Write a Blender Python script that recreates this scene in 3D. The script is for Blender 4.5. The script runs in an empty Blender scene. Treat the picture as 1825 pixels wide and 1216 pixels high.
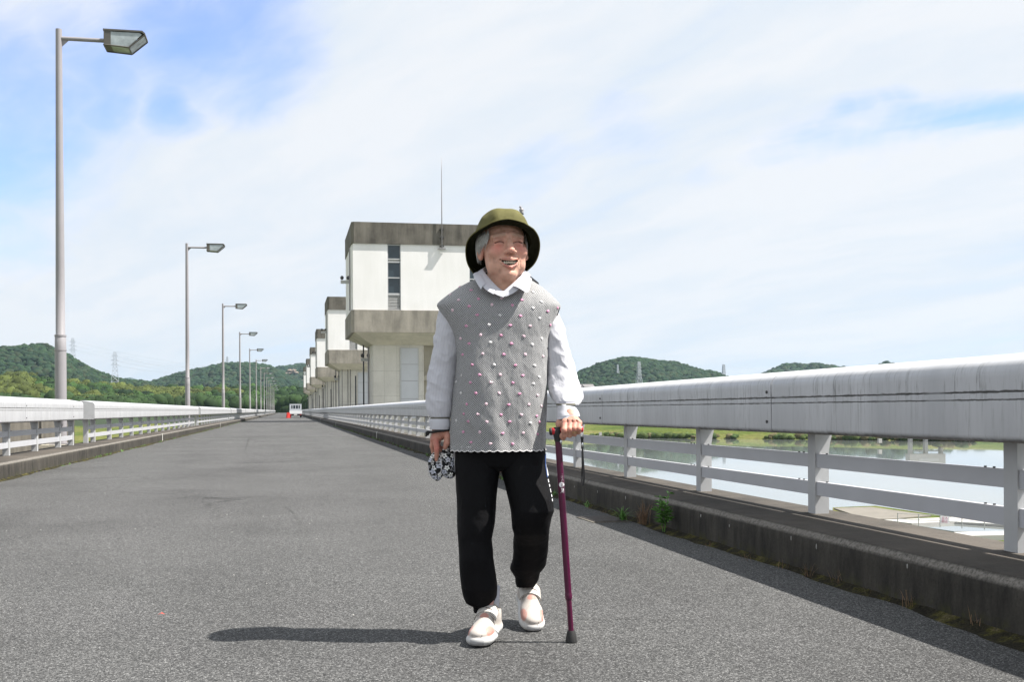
import bpy, math, random
import numpy as np
from mathutils import Matrix, Vector

R = math.radians
random.seed(7)
rng = np.random.default_rng(11)
scene = bpy.context.scene
col = scene.collection

# ------------------------------------------------------------------ camera
F = 2030.0                      # focal length in pixels of the 1825 px wide photograph
TH = math.atan(401.0 / F)       # the camera looks this far to the right of the road's direction
ROLL = 0.0055
EYE = 0.78
HAZE = 6.0e-5
FW = np.array([math.sin(TH), math.cos(TH), 0.0])
RT = np.array([math.cos(TH), -math.sin(TH), 0.0])
UP = np.array([0, 0, 1.0])
cam_d = bpy.data.cameras.new('camera')
cam = bpy.data.objects.new('camera', cam_d)
col.objects.link(cam)
cam.matrix_world = Matrix.Translation((0, 0, EYE)) @ Matrix.Rotation(-TH, 4, 'Z') @ Matrix.Rotation(R(90), 4, 'X') @ Matrix.Rotation(-ROLL, 4, 'Z')
cam_d.sensor_width = 36
cam_d.lens = F / 1825 * 36
cam_d.shift_y = 122.8 / 1825
cam_d.clip_start = 0.05
cam_d.clip_end = 20000
scene.camera = cam

# ------------------------------------------------------------------ light
SUN_EL = R(56)
sa = R(6)
sdir = RT * math.cos(sa) - FW * math.sin(sa)
sun_vec = np.array([sdir[0] * math.cos(SUN_EL), sdir[1] * math.cos(SUN_EL), math.sin(SUN_EL)])
sun_d = bpy.data.lights.new('sun', 'SUN')
sun_d.energy = 4.3
sun_d.angle = R(0.53)
sun_d.color = (1.0, 0.955, 0.89)
sun = bpy.data.objects.new('sun', sun_d)
col.objects.link(sun)
sun.rotation_euler = Vector(sun_vec).to_track_quat('Z', 'Y').to_euler()
scene.view_settings.view_transform = 'Standard'
scene.view_settings.look = 'None'
scene.view_settings.gamma = 1
scene.view_settings.use_curve_mapping = False
scene.view_settings.exposure = 1.25

# ------------------------------------------------------------------ node helpers
class NT:
    def __init__(s, tree):
        s.t = tree
    def n(s, typ, props=None, **ins):
        nd = s.t.nodes.new('ShaderNode' + typ)
        for k, v in (props or {}).items():
            setattr(nd, k, v)
        for k, v in ins.items():
            key = int(k[1:]) if k[0] == 'i' and k[1:].isdigit() else k.replace('_', ' ')
            sock = nd.inputs[key]
            if hasattr(v, 'is_output'):
                s.t.links.new(v, sock)
            elif isinstance(v, bpy.types.Node):
                s.t.links.new(v.outputs[0], sock)
            else:
                if isinstance(v, (tuple, list)) and len(v) == 3 and sock.type == 'RGBA':
                    v = (*v, 1)
                sock.default_value = v
        return nd
    def math(s, op, a, b=0.0, clamp=False):
        return s.n('Math', {'operation': op, 'use_clamp': clamp}, i0=a, i1=b).outputs[0]
    def ramp(s, fac, stops, interp='LINEAR'):
        nd = s.n('ValToRGB', None, i0=fac)
        cr = nd.color_ramp
        cr.interpolation = interp
        while len(cr.elements) > 1:
            cr.elements.remove(cr.elements[-1])
        for i, (p, c) in enumerate(stops):
            if not isinstance(c, (tuple, list)):
                c = (c, c, c)
            e = cr.elements[0] if i == 0 else cr.elements.new(p)
            e.position = p
            e.color = (*c, 1)
        return nd.outputs[0]
    def mix(s, fac, a, b, blend='MIX'):
        nd = s.n('MixRGB', {'blend_type': blend}, i0=fac, i1=a, i2=b)
        return nd.outputs[0]

def material(name, color=(.5, .5, .5), rough=.6, metal=0.0, spec=0.5, build=None):
    m = bpy.data.materials.new(name)
    m.use_nodes = True
    nt = NT(m.node_tree)
    b = m.node_tree.nodes['Principled BSDF']
    b.inputs['Base Color'].default_value = (*color, 1)
    b.inputs['Roughness'].default_value = rough
    b.inputs['Metallic'].default_value = metal
    b.inputs['Specular IOR Level'].default_value = spec
    if build:
        build(nt, b)
    return m

def put(nt, b, key, val):
    if isinstance(val, bpy.types.Node):
        val = val.outputs[0]
    nt.t.links.new(val, b.inputs[key])

def bump(nt, b, h, strength=.3, dist=.01):
    nd = nt.n('Bump', None, Strength=strength, Distance=dist, Height=h)
    put(nt, b, 'Normal', nd.outputs[0])

def objco(nt, scale=(1, 1, 1), rot=(0, 0, 0), world=False):
    tc = nt.n('NewGeometry').outputs['Position'] if world else nt.n('TexCoord').outputs['Object']
    return nt.n('Mapping', None, Vector=tc, Scale=scale, Rotation=rot).outputs[0]

def simple(name, c, rough=.6, var=.15, scale=8.0, metal=0.0, bmp=0.0, spec=.5, world=False):
    def bl(nt, b):
        co = objco(nt, world=world)
        nz = nt.n('TexNoise', None, Vector=co, Scale=scale, Detail=5.0, Roughness=.6).outputs[0]
        lo = tuple(x * (1 - var) for x in c)
        hi = tuple(min(1, x * (1 + var)) for x in c)
        put(nt, b, 'Base Color', nt.ramp(nz, [(.3, lo), (.7, hi)]))
        if bmp:
            bump(nt, b, nz, bmp, .01)
    return material(name, c, rough, metal, spec, bl)

# ------------------------------------------------------------------ sky
world = bpy.data.worlds.new('World')
scene.world = world
world.use_nodes = True
wt = NT(world.node_tree)
wbg = world.node_tree.nodes['Background']
def pix_dir(px, py):
    x, y = (px - 912.5) / F, -(py - 730.8) / F
    c, s = math.cos(ROLL), math.sin(ROLL)
    x, y = x * c + y * s, -x * s + y * c
    d = RT * x + UP * y + FW
    return d / np.linalg.norm(d)
sky = wt.n('TexSky', {'sky_type': 'NISHITA', 'sun_disc': False, 'sun_elevation': SUN_EL,
                      'sun_rotation': math.atan2(sun_vec[0], sun_vec[1]), 'air_density': 1.0, 'dust_density': .6, 'ozone_density': 2.0})
gd = wt.n('TexCoord').outputs['Generated']
sep = wt.n('SeparateXYZ', None, i0=gd)
zz = wt.math('ADD', wt.math('ABSOLUTE', sep.outputs[2]), .16)
pl = wt.n('CombineXYZ', None, i0=wt.math('DIVIDE', sep.outputs[0], zz), i1=wt.math('DIVIDE', sep.outputs[1], zz), i2=0.0).outputs[0]
warp = wt.n('TexNoise', None, Vector=pl, Scale=1.3, Detail=4.0, Roughness=.55).outputs['Color']
pw = wt.n('VectorMath', {'operation': 'MULTIPLY_ADD'}, i0=warp, i1=(.42, .42, 0), i2=pl).outputs[0]
st = wt.n('Mapping', None, Vector=pw, Rotation=(0, 0, R(-118))).outputs[0]
st = wt.n('Mapping', None, Vector=st, Scale=(.30, 1.35, 1)).outputs[0]
n1 = wt.n('TexNoise', None, Vector=st, Scale=1.1, Detail=9.0, Roughness=.56, Distortion=.25).outputs[0]
n2 = wt.n('TexNoise', None, Vector=wt.n('Mapping', None, Vector=st, Scale=(1.6, 1.0, 1)).outputs[0], Scale=3.1, Detail=8.0, Roughness=.62).outputs[0]
cl = wt.math('ADD', wt.math('MULTIPLY', n1, .7), wt.math('MULTIPLY', n2, .3))
# openings in the veil, each placed by its direction in the sky
gw = wt.n('VectorMath', {'operation': 'MULTIPLY_ADD'}, i0=wt.n('TexNoise', None, Vector=pl, Scale=2.0, Detail=4.0, Roughness=.5).outputs['Color'], i1=(.10, .10, .10), i2=gd).outputs[0]
hole = None
for px, py, rad, amt in ((10, 240, .085, .25), (70, 200, .06, .20), (150, 110, .06, .20), (230, 70, .05, .18), (330, 30, .075, .26), (420, 20, .08, .22), (470, 110, .06, .18), (310, 185, .032, .26), (180, 190, .035, .2),
                         (70, 340, .05, .16), (0, 420, .05, .14), (1870, 222, .030, .34), (1840, 226, .030, .34), (1810, 230, .030, .33), (1780, 235, .029, .33), (1750, 239, .029, .32), (1720, 243, .028, .31), (1690, 248, .028, .30), (1660, 252, .027, .29), (1630, 256, .027, .28), (1600, 259, .026, .26), (1570, 262, .026, .25), (1540, 264, .025, .23), (1510, 266, .025, .22), (1480, 269, .025, .21), (1450, 273, .025, .20), (1420, 279, .025, .18), (1390, 286, .025, .17), (1360, 293, .025, .16), (1330, 300, .025, .14), (1300, 307, .025, .12), (1260, 314, .025, .10),
                         (1570, 206, .016, .20), (1545, 216, .017, .22), (1515, 228, .018, .23), (1490, 240, .02, .23), (1270, 362, .02, .16), (1330, 350, .018, .12), (940, 300, .035, .10), (1110, 205, .04, .08), (-200, 150, .15, .28), (2050, 190, .08, .3)):
    c = pix_dir(px, py) + .05
    d = wt.n('VectorMath', {'operation': 'DISTANCE'}, i0=gw, i1=tuple(c)).outputs['Value']
    g = wt.n('MapRange', {'interpolation_type': 'SMOOTHERSTEP'}, Value=d, i1=0.0, i2=rad * 1.5, i3=amt, i4=0.0).outputs[0]
    hole = g if hole is None else wt.math('MAXIMUM', hole, g)
cl = wt.math('SUBTRACT', wt.math('ADD', cl, .10), hole)
veil = wt.n('MapRange', {'interpolation_type': 'SMOOTHSTEP'}, Value=cl, i1=.20, i2=.56, i3=.10, i4=.98).outputs[0]
low = wt.n('MapRange', None, Value=wt.math('ABSOLUTE', sep.outputs[2]), i1=0.0, i2=.12, i3=.80, i4=0.0).outputs[0]
veil = wt.math('MAXIMUM', veil, low)
ccol = wt.ramp(wt.math('ADD', wt.math('MULTIPLY', n2, .5), wt.math('MULTIPLY', n1, .5)), [(.36, (.79, .880, .975)), (.47, (.87, .925, .985)), (.56, (.945, .970, 1.0))])
ccol = wt.n('VectorMath', {'operation': 'SCALE'}, i0=ccol, Scale=4.22).outputs[0]
blue = wt.mix(1.0, sky.outputs[0], (.74, .84, 1.26), 'MULTIPLY')
mixd = wt.mix(veil, blue, ccol)
world.node_tree.links.new(mixd, wbg.inputs[0])
wbg.inputs[1].default_value = 0.095

# ------------------------------------------------------------------ mesh helpers
class MB:
    """collects geometry, then links it as ONE mesh object"""
    def __init__(s):
        s.v, s.f, s.m = [], [], []
        s.mi = 0
    def add(s, vs, fs):
        o = len(s.v)
        s.v += [tuple(map(float, v)) for v in vs]
        s.f += [tuple(i + o for i in f) for f in fs]
        s.m += [s.mi] * len(fs)
        return s
    def box(s, x0, x1, y0, y1, z0, z1):
        return s.add([(x0, y0, z0), (x1, y0, z0), (x1, y1, z0), (x0, y1, z0), (x0, y0, z1), (x1, y0, z1), (x1, y1, z1), (x0, y1, z1)],
                     [(0, 3, 2, 1), (4, 5, 6, 7), (0, 1, 5, 4), (1, 2, 6, 5), (2, 3, 7, 6), (3, 0, 4, 7)])
    def prism(s, prof, y0, y1, axis='y', caps=True):
        n = len(prof)
        if axis == 'y':
            a = [(x, y0, z) for x, z in prof]; b = [(x, y1, z) for x, z in prof]
        elif axis == 'x':
            a = [(y0, x, z) for x, z in prof]; b = [(y1, x, z) for x, z in prof]
        else:
            a = [(x, z, y0) for x, z in prof]; b = [(x, z, y1) for x, z in prof]
        fs = [(i, (i + 1) % n, n + (i + 1) % n, n + i) for i in range(n)]
        if caps:
            fs += [tuple(range(n))[::-1], tuple(range(n, 2 * n))]
        return s.add(a + b, fs)
    def tube(s, pts, r, n=8, closed=False):
        pts = [Vector(p) for p in pts]
        rs = r if isinstance(r, (list, tuple)) else [r] * len(pts)
        vs, fs = [], []
        up = Vector((0, 0, 1))
        prev = None
        for i, p in enumerate(pts):
            if closed:
                t = pts[(i + 1) % len(pts)] - pts[i - 1]
            else:
                t = pts[min(i + 1, len(pts) - 1)] - pts[max(i - 1, 0)]
            t.normalize()
            if prev is None:
                a = t.orthogonal().normalized() if abs(t.dot(up)) > .98 else t.cross(up).normalized()
            else:
                a = (prev - t * prev.dot(t)).normalized()
            prev = a
            b = t.cross(a)
            for k in range(n):
                ang = 2 * math.pi * k / n
                vs.append(p + (a * math.cos(ang) + b * math.sin(ang)) * rs[i])
        m = len(pts)
        for i in range(m if closed else m - 1):
            j = (i + 1) % m
            for k in range(n):
                fs.append((i * n + k, i * n + (k + 1) % n, j * n + (k + 1) % n, j * n + k))
        if not closed:
            fs += [tuple(range(n))[::-1], tuple(range((m - 1) * n, m * n))]
        return s.add(vs, fs)
    def bar(s, a, b, r, n=4):
        return s.tube([a, b], r, n)
    def ell(s, c, r, nu=16, nv=10):
        vs = [(c[0], c[1], c[2] - r[2])]
        for j in range(1, nv):
            ph = -math.pi / 2 + math.pi * j / nv
            for i in range(nu):
                t = 2 * math.pi * i / nu
                vs.append((c[0] + r[0] * math.cos(ph) * math.cos(t), c[1] + r[1] * math.cos(ph) * math.sin(t), c[2] + r[2] * math.sin(ph)))
        vs.append((c[0], c[1], c[2] + r[2]))
        fs = [(0, 1 + (i + 1) % nu, 1 + i) for i in range(nu)]
        for j in range(nv - 2):
            for i in range(nu):
                a = 1 + j * nu + i; b = 1 + j * nu + (i + 1) % nu
                fs.append((a, b, b + nu, a + nu))
        l = len(vs) - 1; o = 1 + (nv - 2) * nu
        fs += [(o + i, o + (i + 1) % nu, l) for i in range(nu)]
        return s.add(vs, fs)
    def mesh(s, name, mats, smooth=False):
        me = bpy.data.meshes.new(name)
        me.from_pydata(s.v, [], s.f)
        mats = mats if isinstance(mats, (list, tuple)) else [mats]
        for m in mats:
            me.materials.append(m)
        if len(mats) > 1:
            me.polygons.foreach_set('material_index', s.m)
        if smooth:
            me.shade_smooth()
            if smooth is not True:
                me.set_sharp_from_angle(angle=R(smooth))
        me.update()
        return me
    def build(s, name, mats, parent=None, smooth=False, loc=None):
        return link(name, s.mesh(name, mats, smooth), parent, loc)

def link(name, me, parent=None, loc=None):
    o = bpy.data.objects.new(name, me)
    col.objects.link(o)
    if parent is not None:
        o.parent = parent
    if loc is not None:
        o.location = loc
    return o

def tag(o, label=None, cat=None, group=None, kind=None):
    if label: o['label'] = label
    if cat: o['category'] = cat
    if group: o['group'] = group
    if kind: o['kind'] = kind
    return o

def empty(name, loc=(0, 0, 0), rz=0):
    o = bpy.data.objects.new(name, None)
    o.empty_display_size = .2
    col.objects.link(o)
    o.location = loc
    o.rotation_euler = (0, 0, rz)
    return o

def copy_tree(o, parent=None):
    c = o.copy()
    col.objects.link(c)
    c.parent = parent
    for ch in list(o.children):
        copy_tree(ch, c)
    return c

def np_mesh(name, V, Fq, mats, cols=None, smooth=False):
    me = bpy.data.meshes.new(name)
    k = Fq.shape[1]
    me.vertices.add(len(V)); me.loops.add(Fq.size); me.polygons.add(len(Fq))
    me.vertices.foreach_set('co', np.ascontiguousarray(V, dtype=np.float32).ravel())
    me.loops.foreach_set('vertex_index', np.ascontiguousarray(Fq, dtype=np.int32).ravel())
    me.polygons.foreach_set('loop_start', np.arange(0, Fq.size, k, dtype=np.int32))
    me.polygons.foreach_set('loop_total', np.full(len(Fq), k, dtype=np.int32))
    if smooth:
        me.polygons.foreach_set('use_smooth', np.ones(len(Fq), dtype=bool))
    me.update(calc_edges=True)
    if cols is not None:
        ca = me.color_attributes.new('Col', 'FLOAT_COLOR', 'POINT')
        c4 = np.ones((len(V), 4), dtype=np.float32); c4[:, :3] = cols
        ca.data.foreach_set('color', c4.ravel())
    mats = mats if isinstance(mats, (list, tuple)) else [mats]
    for m in mats:
        me.materials.append(m)
    return me

def hash3(i, j, k, seed=0):
    h = (i * 374761393 + j * 668265263 + k * 2147483647 + seed * 1274126177) & 0xffffffff
    h = ((h ^ (h >> 13)) * 1274126177) & 0xffffffff
    return ((h ^ (h >> 16)) & 0xffff) / 65535.0

def vnoise(P, scale=1.0, seed=0):
    """smooth value noise in -1..1 for an n x 3 array"""
    Q = np.asarray(P, dtype=np.float64) * scale + 100.0
    I = np.floor(Q).astype(np.int64); f = Q - I
    u = f * f * (3 - 2 * f)
    r = 0
    for dx in (0, 1):
        for dy in (0, 1):
            for dz in (0, 1):
                w = (u[:, 0] if dx else 1 - u[:, 0]) * (u[:, 1] if dy else 1 - u[:, 1]) * (u[:, 2] if dz else 1 - u[:, 2])
                r = r + w * hash3(I[:, 0] + dx, I[:, 1] + dy, I[:, 2] + dz, seed)
    return r * 2 - 1

def fbm(P, scale=1.0, seed=0, oct=4, gain=.5):
    r, a, t = 0, 1.0, 0
    for o in range(oct):
        r = r + a * vnoise(P, scale * 2 ** o, seed + o); t += a; a *= gain
    return r / t

def P(px, py, zc):
    """world point seen at photograph pixel (px, py), zc metres in front of the camera"""
    x, y = (px - 912.5) / F, -(py - 730.8) / F
    c, s = math.cos(ROLL), math.sin(ROLL)
    x, y = x * c + y * s, -x * s + y * c
    return RT * (x * zc) + UP * (y * zc) + FW * zc + np.array([0, 0, EYE])

# ------------------------------------------------------------------ materials of the place
def b_asphalt(nt, b):
    co = objco(nt, world=True)
    v = nt.n('TexVoronoi', None, Vector=co, Scale=205.0)
    v2 = nt.n('TexVoronoi', None, Vector=co, Scale=420.0)
    g1 = nt.n('SeparateColor', None, i0=v.outputs['Color']).outputs[0]
    g2 = nt.n('SeparateColor', None, i0=v2.outputs['Color']).outputs[1]
    big = nt.n('TexNoise', None, Vector=co, Scale=.55, Detail=5.0, Roughness=.6).outputs[0]
    lng = nt.n('TexNoise', None, Vector=nt.n('Mapping', None, Vector=co, Scale=(1.2, .12, 1)).outputs[0], Scale=1.0, Detail=4.0).outputs[0]
    s = nt.math('ADD', nt.math('MULTIPLY', g1, .6), nt.math('MULTIPLY', g2, .4))
    c = nt.ramp(s, [(.0, (.012, .012, .0118)), (.34, (.036, .0362, .0360)), (.60, (.076, .0762, .0758)), (.80, (.142, .142, .140)), (.96, (.33, .33, .324))])
    t = nt.ramp(nt.math('ADD', nt.math('MULTIPLY', big, .6), nt.math('MULTIPLY', lng, .4)), [(.32, .70), (.5, 1.0), (.68, 1.20)])
    c = nt.mix(1.0, c, t, 'MULTIPLY')
    # worn tracks and hairline cracks
    w = nt.n('TexNoise', None, Vector=co, Scale=1.7, Detail=6.0).outputs['Color']
    cw = nt.n('VectorMath', {'operation': 'MULTIPLY_ADD'}, i0=w, i1=(.9, .9, 0), i2=co).outputs[0]
    ck = nt.n('TexVoronoi', {'feature': 'DISTANCE_TO_EDGE'}, Vector=cw, Scale=.27).outputs[0]
    on = nt.ramp(nt.n('TexNoise', None, Vector=co, Scale=.35, Detail=2.0).outputs[0], [(.5, 0.0), (.6, 1.0)])
    ckm = nt.math('MULTIPLY', nt.ramp(ck, [(.0, 1.0), (.010, 0.0)]), on)
    c = nt.mix(nt.math('MULTIPLY', ckm, .75), c, (.02, .02, .02))
    put(nt, b, 'Base Color', c)
    hgt = nt.math('ADD', nt.math('SUBTRACT', 1.0, v.outputs[0]), nt.math('MULTIPLY', v2.outputs[0], -.5))
    bump(nt, b, hgt, .55, .0035)
M = {}
M['asphalt'] = material('asphalt', rough=.88, spec=.25, build=b_asphalt)

def concrete(name, base, dark, stain=.5, streak=(6, 6, .5), seam=None, lo=.42, hi=.68, moss=None):
    def bl(nt, b):
        co = objco(nt)
        wc = objco(nt, world=True)
        st_ = nt.n('TexNoise', None, Vector=nt.n('Mapping', None, Vector=wc, Scale=streak).outputs[0], Scale=1.0, Detail=8.0, Roughness=.65).outputs[0]
        bg = nt.n('TexNoise', None, Vector=wc, Scale=.8, Detail=6.0, Roughness=.65).outputs[0]
        fn = nt.n('TexNoise', None, Vector=wc, Scale=70.0, Detail=4.0, Roughness=.7).outputs[0]
        a = nt.math('ADD', nt.math('MULTIPLY', st_, .6), nt.math('MULTIPLY', bg, .4))
        c = nt.mix(nt.math('MULTIPLY', nt.ramp(a, [(lo, 0.0), (hi, 1.0)]), stain), base, dark)
        c = nt.mix(1.0, c, nt.ramp(fn, [(.3, .82), (.7, 1.15)]), 'MULTIPLY')
        if moss:
            mn = nt.n('TexNoise', None, Vector=wc, Scale=9.0, Detail=6.0, Roughness=.7).outputs[0]
            z = nt.n('SeparateXYZ', None, i0=wc).outputs[2]
            mk = nt.math('MULTIPLY', nt.ramp(mn, [(.48, 0.0), (.6, 1.0)]), nt.n('MapRange', None, Value=z, i1=0.0, i2=moss, i3=1.0, i4=0.0).outputs[0])
            c = nt.mix(mk, c, (.055, .055, .018))
        if seam:
            sp_ = nt.n('SeparateXYZ', None, i0=wc)
            xz = nt.n('CombineXYZ', None, i0=nt.math('ADD', sp_.outputs[0], sp_.outputs[1]), i1=sp_.outputs[2], i2=0.0).outputs[0]
            br = nt.n('TexBrick', {'offset': 0.0}, Vector=xz, Scale=1.0, Brick_Width=.92, Row_Height=1.82, Mortar_Size=.012, Color1=(1, 1, 1), Color2=(.93, .93, .93), Mortar=(.68, .68, .66)).outputs[0]
            c = nt.mix(1.0, c, br, 'MULTIPLY')
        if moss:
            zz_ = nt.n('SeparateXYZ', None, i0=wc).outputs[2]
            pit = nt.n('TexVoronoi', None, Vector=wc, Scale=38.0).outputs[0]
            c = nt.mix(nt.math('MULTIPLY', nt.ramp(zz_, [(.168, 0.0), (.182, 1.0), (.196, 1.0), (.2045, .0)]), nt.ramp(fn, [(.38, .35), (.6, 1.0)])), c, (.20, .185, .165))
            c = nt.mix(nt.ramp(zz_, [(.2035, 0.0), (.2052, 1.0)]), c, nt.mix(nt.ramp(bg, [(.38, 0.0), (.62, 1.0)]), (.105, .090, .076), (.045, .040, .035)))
            c = nt.mix(nt.math('MULTIPLY', nt.ramp(pit, [(.10, 1.0), (.22, 0.0)]), .5), c, (.02, .02, .018))
        put(nt, b, 'Base Color', c)
        bump(nt, b, nt.math('ADD', fn, nt.math('MULTIPLY', bg, 1.5)), .35, .006)
    return material(name, rough=.9, spec=.25, build=bl)
M['conc_dark'] = concrete('stained_concrete', (.175, .162, .138), (.052, .048, .042), .85, (1.6, 1.6, .22), lo=.40, hi=.62)
M['conc'] = concrete('concrete', (.56, .52, .43), (.33, .31, .25), .7, (.9, .9, .12), lo=.42, hi=.66)
M['conc_shaft'] = concrete('shaft_concrete', (.66, .63, .57), (.44, .42, .37), .7, (.5, .5, .25), lo=.42, hi=.66, seam=True)
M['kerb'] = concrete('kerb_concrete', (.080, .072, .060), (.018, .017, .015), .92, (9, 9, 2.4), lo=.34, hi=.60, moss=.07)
M['ledge'] = concrete('ledge_concrete', (.23, .20, .17), (.10, .09, .08), .8, (3, 3, 3), lo=.40, hi=.6)
M['joint'] = simple('joint_mortar', (.45, .44, .41), .8, .2, 30)

def b_white(nt, b):
    wc = objco(nt, world=True)
    s_ = nt.n('TexNoise', None, Vector=nt.n('Mapping', None, Vector=wc, Scale=(1.5, 1.5, .25)).outputs[0], Scale=1.0, Detail=7.0, Roughness=.62).outputs[0]
    g = nt.n('TexNoise', None, Vector=wc, Scale=.5, Detail=5.0).outputs[0]
    c = nt.mix(nt.ramp(nt.math('ADD', nt.math('MULTIPLY', s_, .6), nt.math('MULTIPLY', g, .4)), [(.38, 0.0), (.66, 1.0)]), (.80, .785, .775), (.71, .70, .68))
    put(nt, b, 'Base Color', c)
    bump(nt, b, s_, .1, .01)
M['white_wall'] = material('white_painted_wall', rough=.7, build=b_white)

def b_beam(nt, b):
    co = objco(nt)
    sp = nt.n('SeparateXYZ', None, i0=co)
    z = sp.outputs[2]
    stk = nt.n('TexNoise', None, Vector=nt.n('Mapping', None, Vector=co, Scale=(8, 60, 5.0)).outputs[0], Scale=1.0, Detail=6.0, Roughness=.7).outputs[0]
    wide = nt.n('TexNoise', None, Vector=nt.n('Mapping', None, Vector=co, Scale=(1.5, 4.0, 1.0)).outputs[0], Scale=1.0, Detail=5.0).outputs[0]
    fn = nt.n('TexNoise', None, Vector=nt.n('Mapping', None, Vector=co, Scale=(20, 25, 60)).outputs[0], Scale=1.0, Detail=5.0, Roughness=.7).outputs[0]
    fn2 = nt.n('TexNoise', None, Vector=nt.n('Mapping', None, Vector=co, Scale=(9, 11, 12)).outputs[0], Scale=1.0, Detail=7.0, Roughness=.72).outputs[0]
    gr = nt.math('MULTIPLY', nt.ramp(wide, [(.35, 0.15), (.6, 1.0)]), 1.0)
    def band(z0, w):
        return nt.ramp(nt.math('DIVIDE', nt.math('ABSOLUTE', nt.math('SUBTRACT', z, z0)), w), [(0.0, 1.0), (.45, .8), (1.0, 0.0)])
    jit = nt.math('ADD', z, nt.math('MULTIPLY', nt.math('SUBTRACT', fn, .5), .012))
    def jband(z0, w):
        ww = nt.math('MULTIPLY', nt.ramp(fn2, [(.3, .25), (.7, 1.3)]), w)
        return nt.ramp(nt.math('DIVIDE', nt.math('ABSOLUTE', nt.math('SUBTRACT', jit, z0)), ww), [(0.0, 1.0), (.5, .75), (1.0, 0.0)])
    d = nt.math('MULTIPLY', nt.math('MAXIMUM', jband(.8395, .0085), nt.math('MULTIPLY', jband(.8085, .0065), .85)), nt.ramp(wide, [(.30, 0.15), (.46, 1.0)]))
    zone = nt.ramp(z, [(.62, 0.0), (.66, .25), (.80, .3), (.83, .55), (.86, .9), (.93, .6), (.985, .15)])
    s2 = nt.math('MULTIPLY', nt.math('MULTIPLY', nt.ramp(stk, [(.54, 0.0), (.66, 1.0)]), zone), gr)
    bot = nt.math('MULTIPLY', nt.ramp(nt.math('ADD', jit, nt.math('MULTIPLY', nt.math('SUBTRACT', fn2, .5), -.03)), [(.646, 1.0), (.662, 0.0)]), .95)
    tot = nt.math('MAXIMUM', nt.math('MAXIMUM', d, nt.math('MULTIPLY', s2, .85)), bot)
    c0 = nt.ramp(wide, [(.3, (.40, .405, .42)), (.7, (.50, .505, .52))])
    c0 = nt.mix(nt.math('MULTIPLY', nt.math('MULTIPLY', nt.ramp(stk, [(.45, 0.0), (.7, 1.0)]), gr), .30), c0, (.27, .265, .25))
    c = nt.mix(tot, c0, (.045, .042, .034))
    put(nt, b, 'Base Color', c)
    put(nt, b, 'Roughness', nt.ramp(stk, [(.3, .32), (.7, .5)]))
    bump(nt, b, fn, .03, .003)
M['beam'] = material('weathered_white_rail_paint', rough=.4, build=b_beam)
M['post'] = simple('grey_white_post_paint', (.44, .445, .45), .45, .08, 5)
M['bar'] = simple('white_bar_paint', (.45, .455, .48), .4, .05, 3)
M['bolt'] = simple('dark_bolt', (.04, .04, .04), .5, .3, 40)
M['steel'] = simple('grey_galvanised_steel', (.27, .258, .268), .45, .07, 2, metal=0.0)
M['dark_metal'] = simple('dark_metal', (.045, .045, .05), .5, .2, 5)
M['lampcase'] = simple('lamp_case', (.085, .08, .07), .5, .1, 5)
M['lampglass'] = simple('lamp_glass', (.30, .34, .355), .2, .45, 3.2)
M['glass'] = simple('dark_window_glass', (.03, .045, .055), .08, .3, .4, spec=.6)
M['louvre'] = simple('grey_louvre', (.45, .45, .44), .5, .08, 3)
M['doorgrey'] = simple('grey_door_panel', (.50, .51, .53), .5, .06, .8)

def b_ground(nt, b):
    wc = objco(nt, world=True)
    a = nt.n('TexNoise', None, Vector=wc, Scale=.05, Detail=8.0, Roughness=.62).outputs[0]
    f_ = nt.n('TexNoise', None, Vector=wc, Scale=.9, Detail=6.0, Roughness=.7).outputs[0]
    c = nt.ramp(a, [(.32, (.04, .068, .012)), (.47, (.075, .098, .02)), (.58, (.13, .13, .042)), (.72, (.165, .145, .072))])
    c = nt.mix(1.0, c, nt.ramp(f_, [(.3, .6), (.7, 1.4)]), 'MULTIPLY')
    put(nt, b, 'Base Color', c)
    bump(nt, b, f_, .8, .4)
M['grass'] = material('meadow_grass', rough=.95, spec=.1, build=b_ground)

def b_water(nt, b):
    wc = objco(nt, world=True)
    w = nt.n('TexNoise', None, Vector=nt.n('Mapping', None, Vector=wc, Scale=(.5, .5, 1)).outputs[0], Scale=1.0, Detail=3.0).outputs[0]
    bump(nt, b, w, .02, .05)
M['water'] = material('river_water', (.19, .205, .195), .03, spec=.7, build=b_water)

def b_leaf(nt, b):
    at = nt.n('Attribute', {'attribute_name': 'Col'}).outputs['Color']
    wc = objco(nt, world=True)
    f_ = nt.n('TexNoise', None, Vector=wc, Scale=.8, Detail=5.0, Roughness=.7).outputs[0]
    c = nt.mix(1.0, at, nt.ramp(f_, [(.3, .55), (.7, 1.45)]), 'MULTIPLY')
    put(nt, b, 'Base Color', c)
M['leaf'] = material('leaves', rough=.85, spec=.15, build=b_leaf)
M['far_hill'] = simple('far_hill_ground', (.02, .035, .012), .95, .3, .02, world=True)
M['quarry'] = simple('bare_rock', (.24, .19, .15), .9, .2, .05, world=True)
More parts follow.
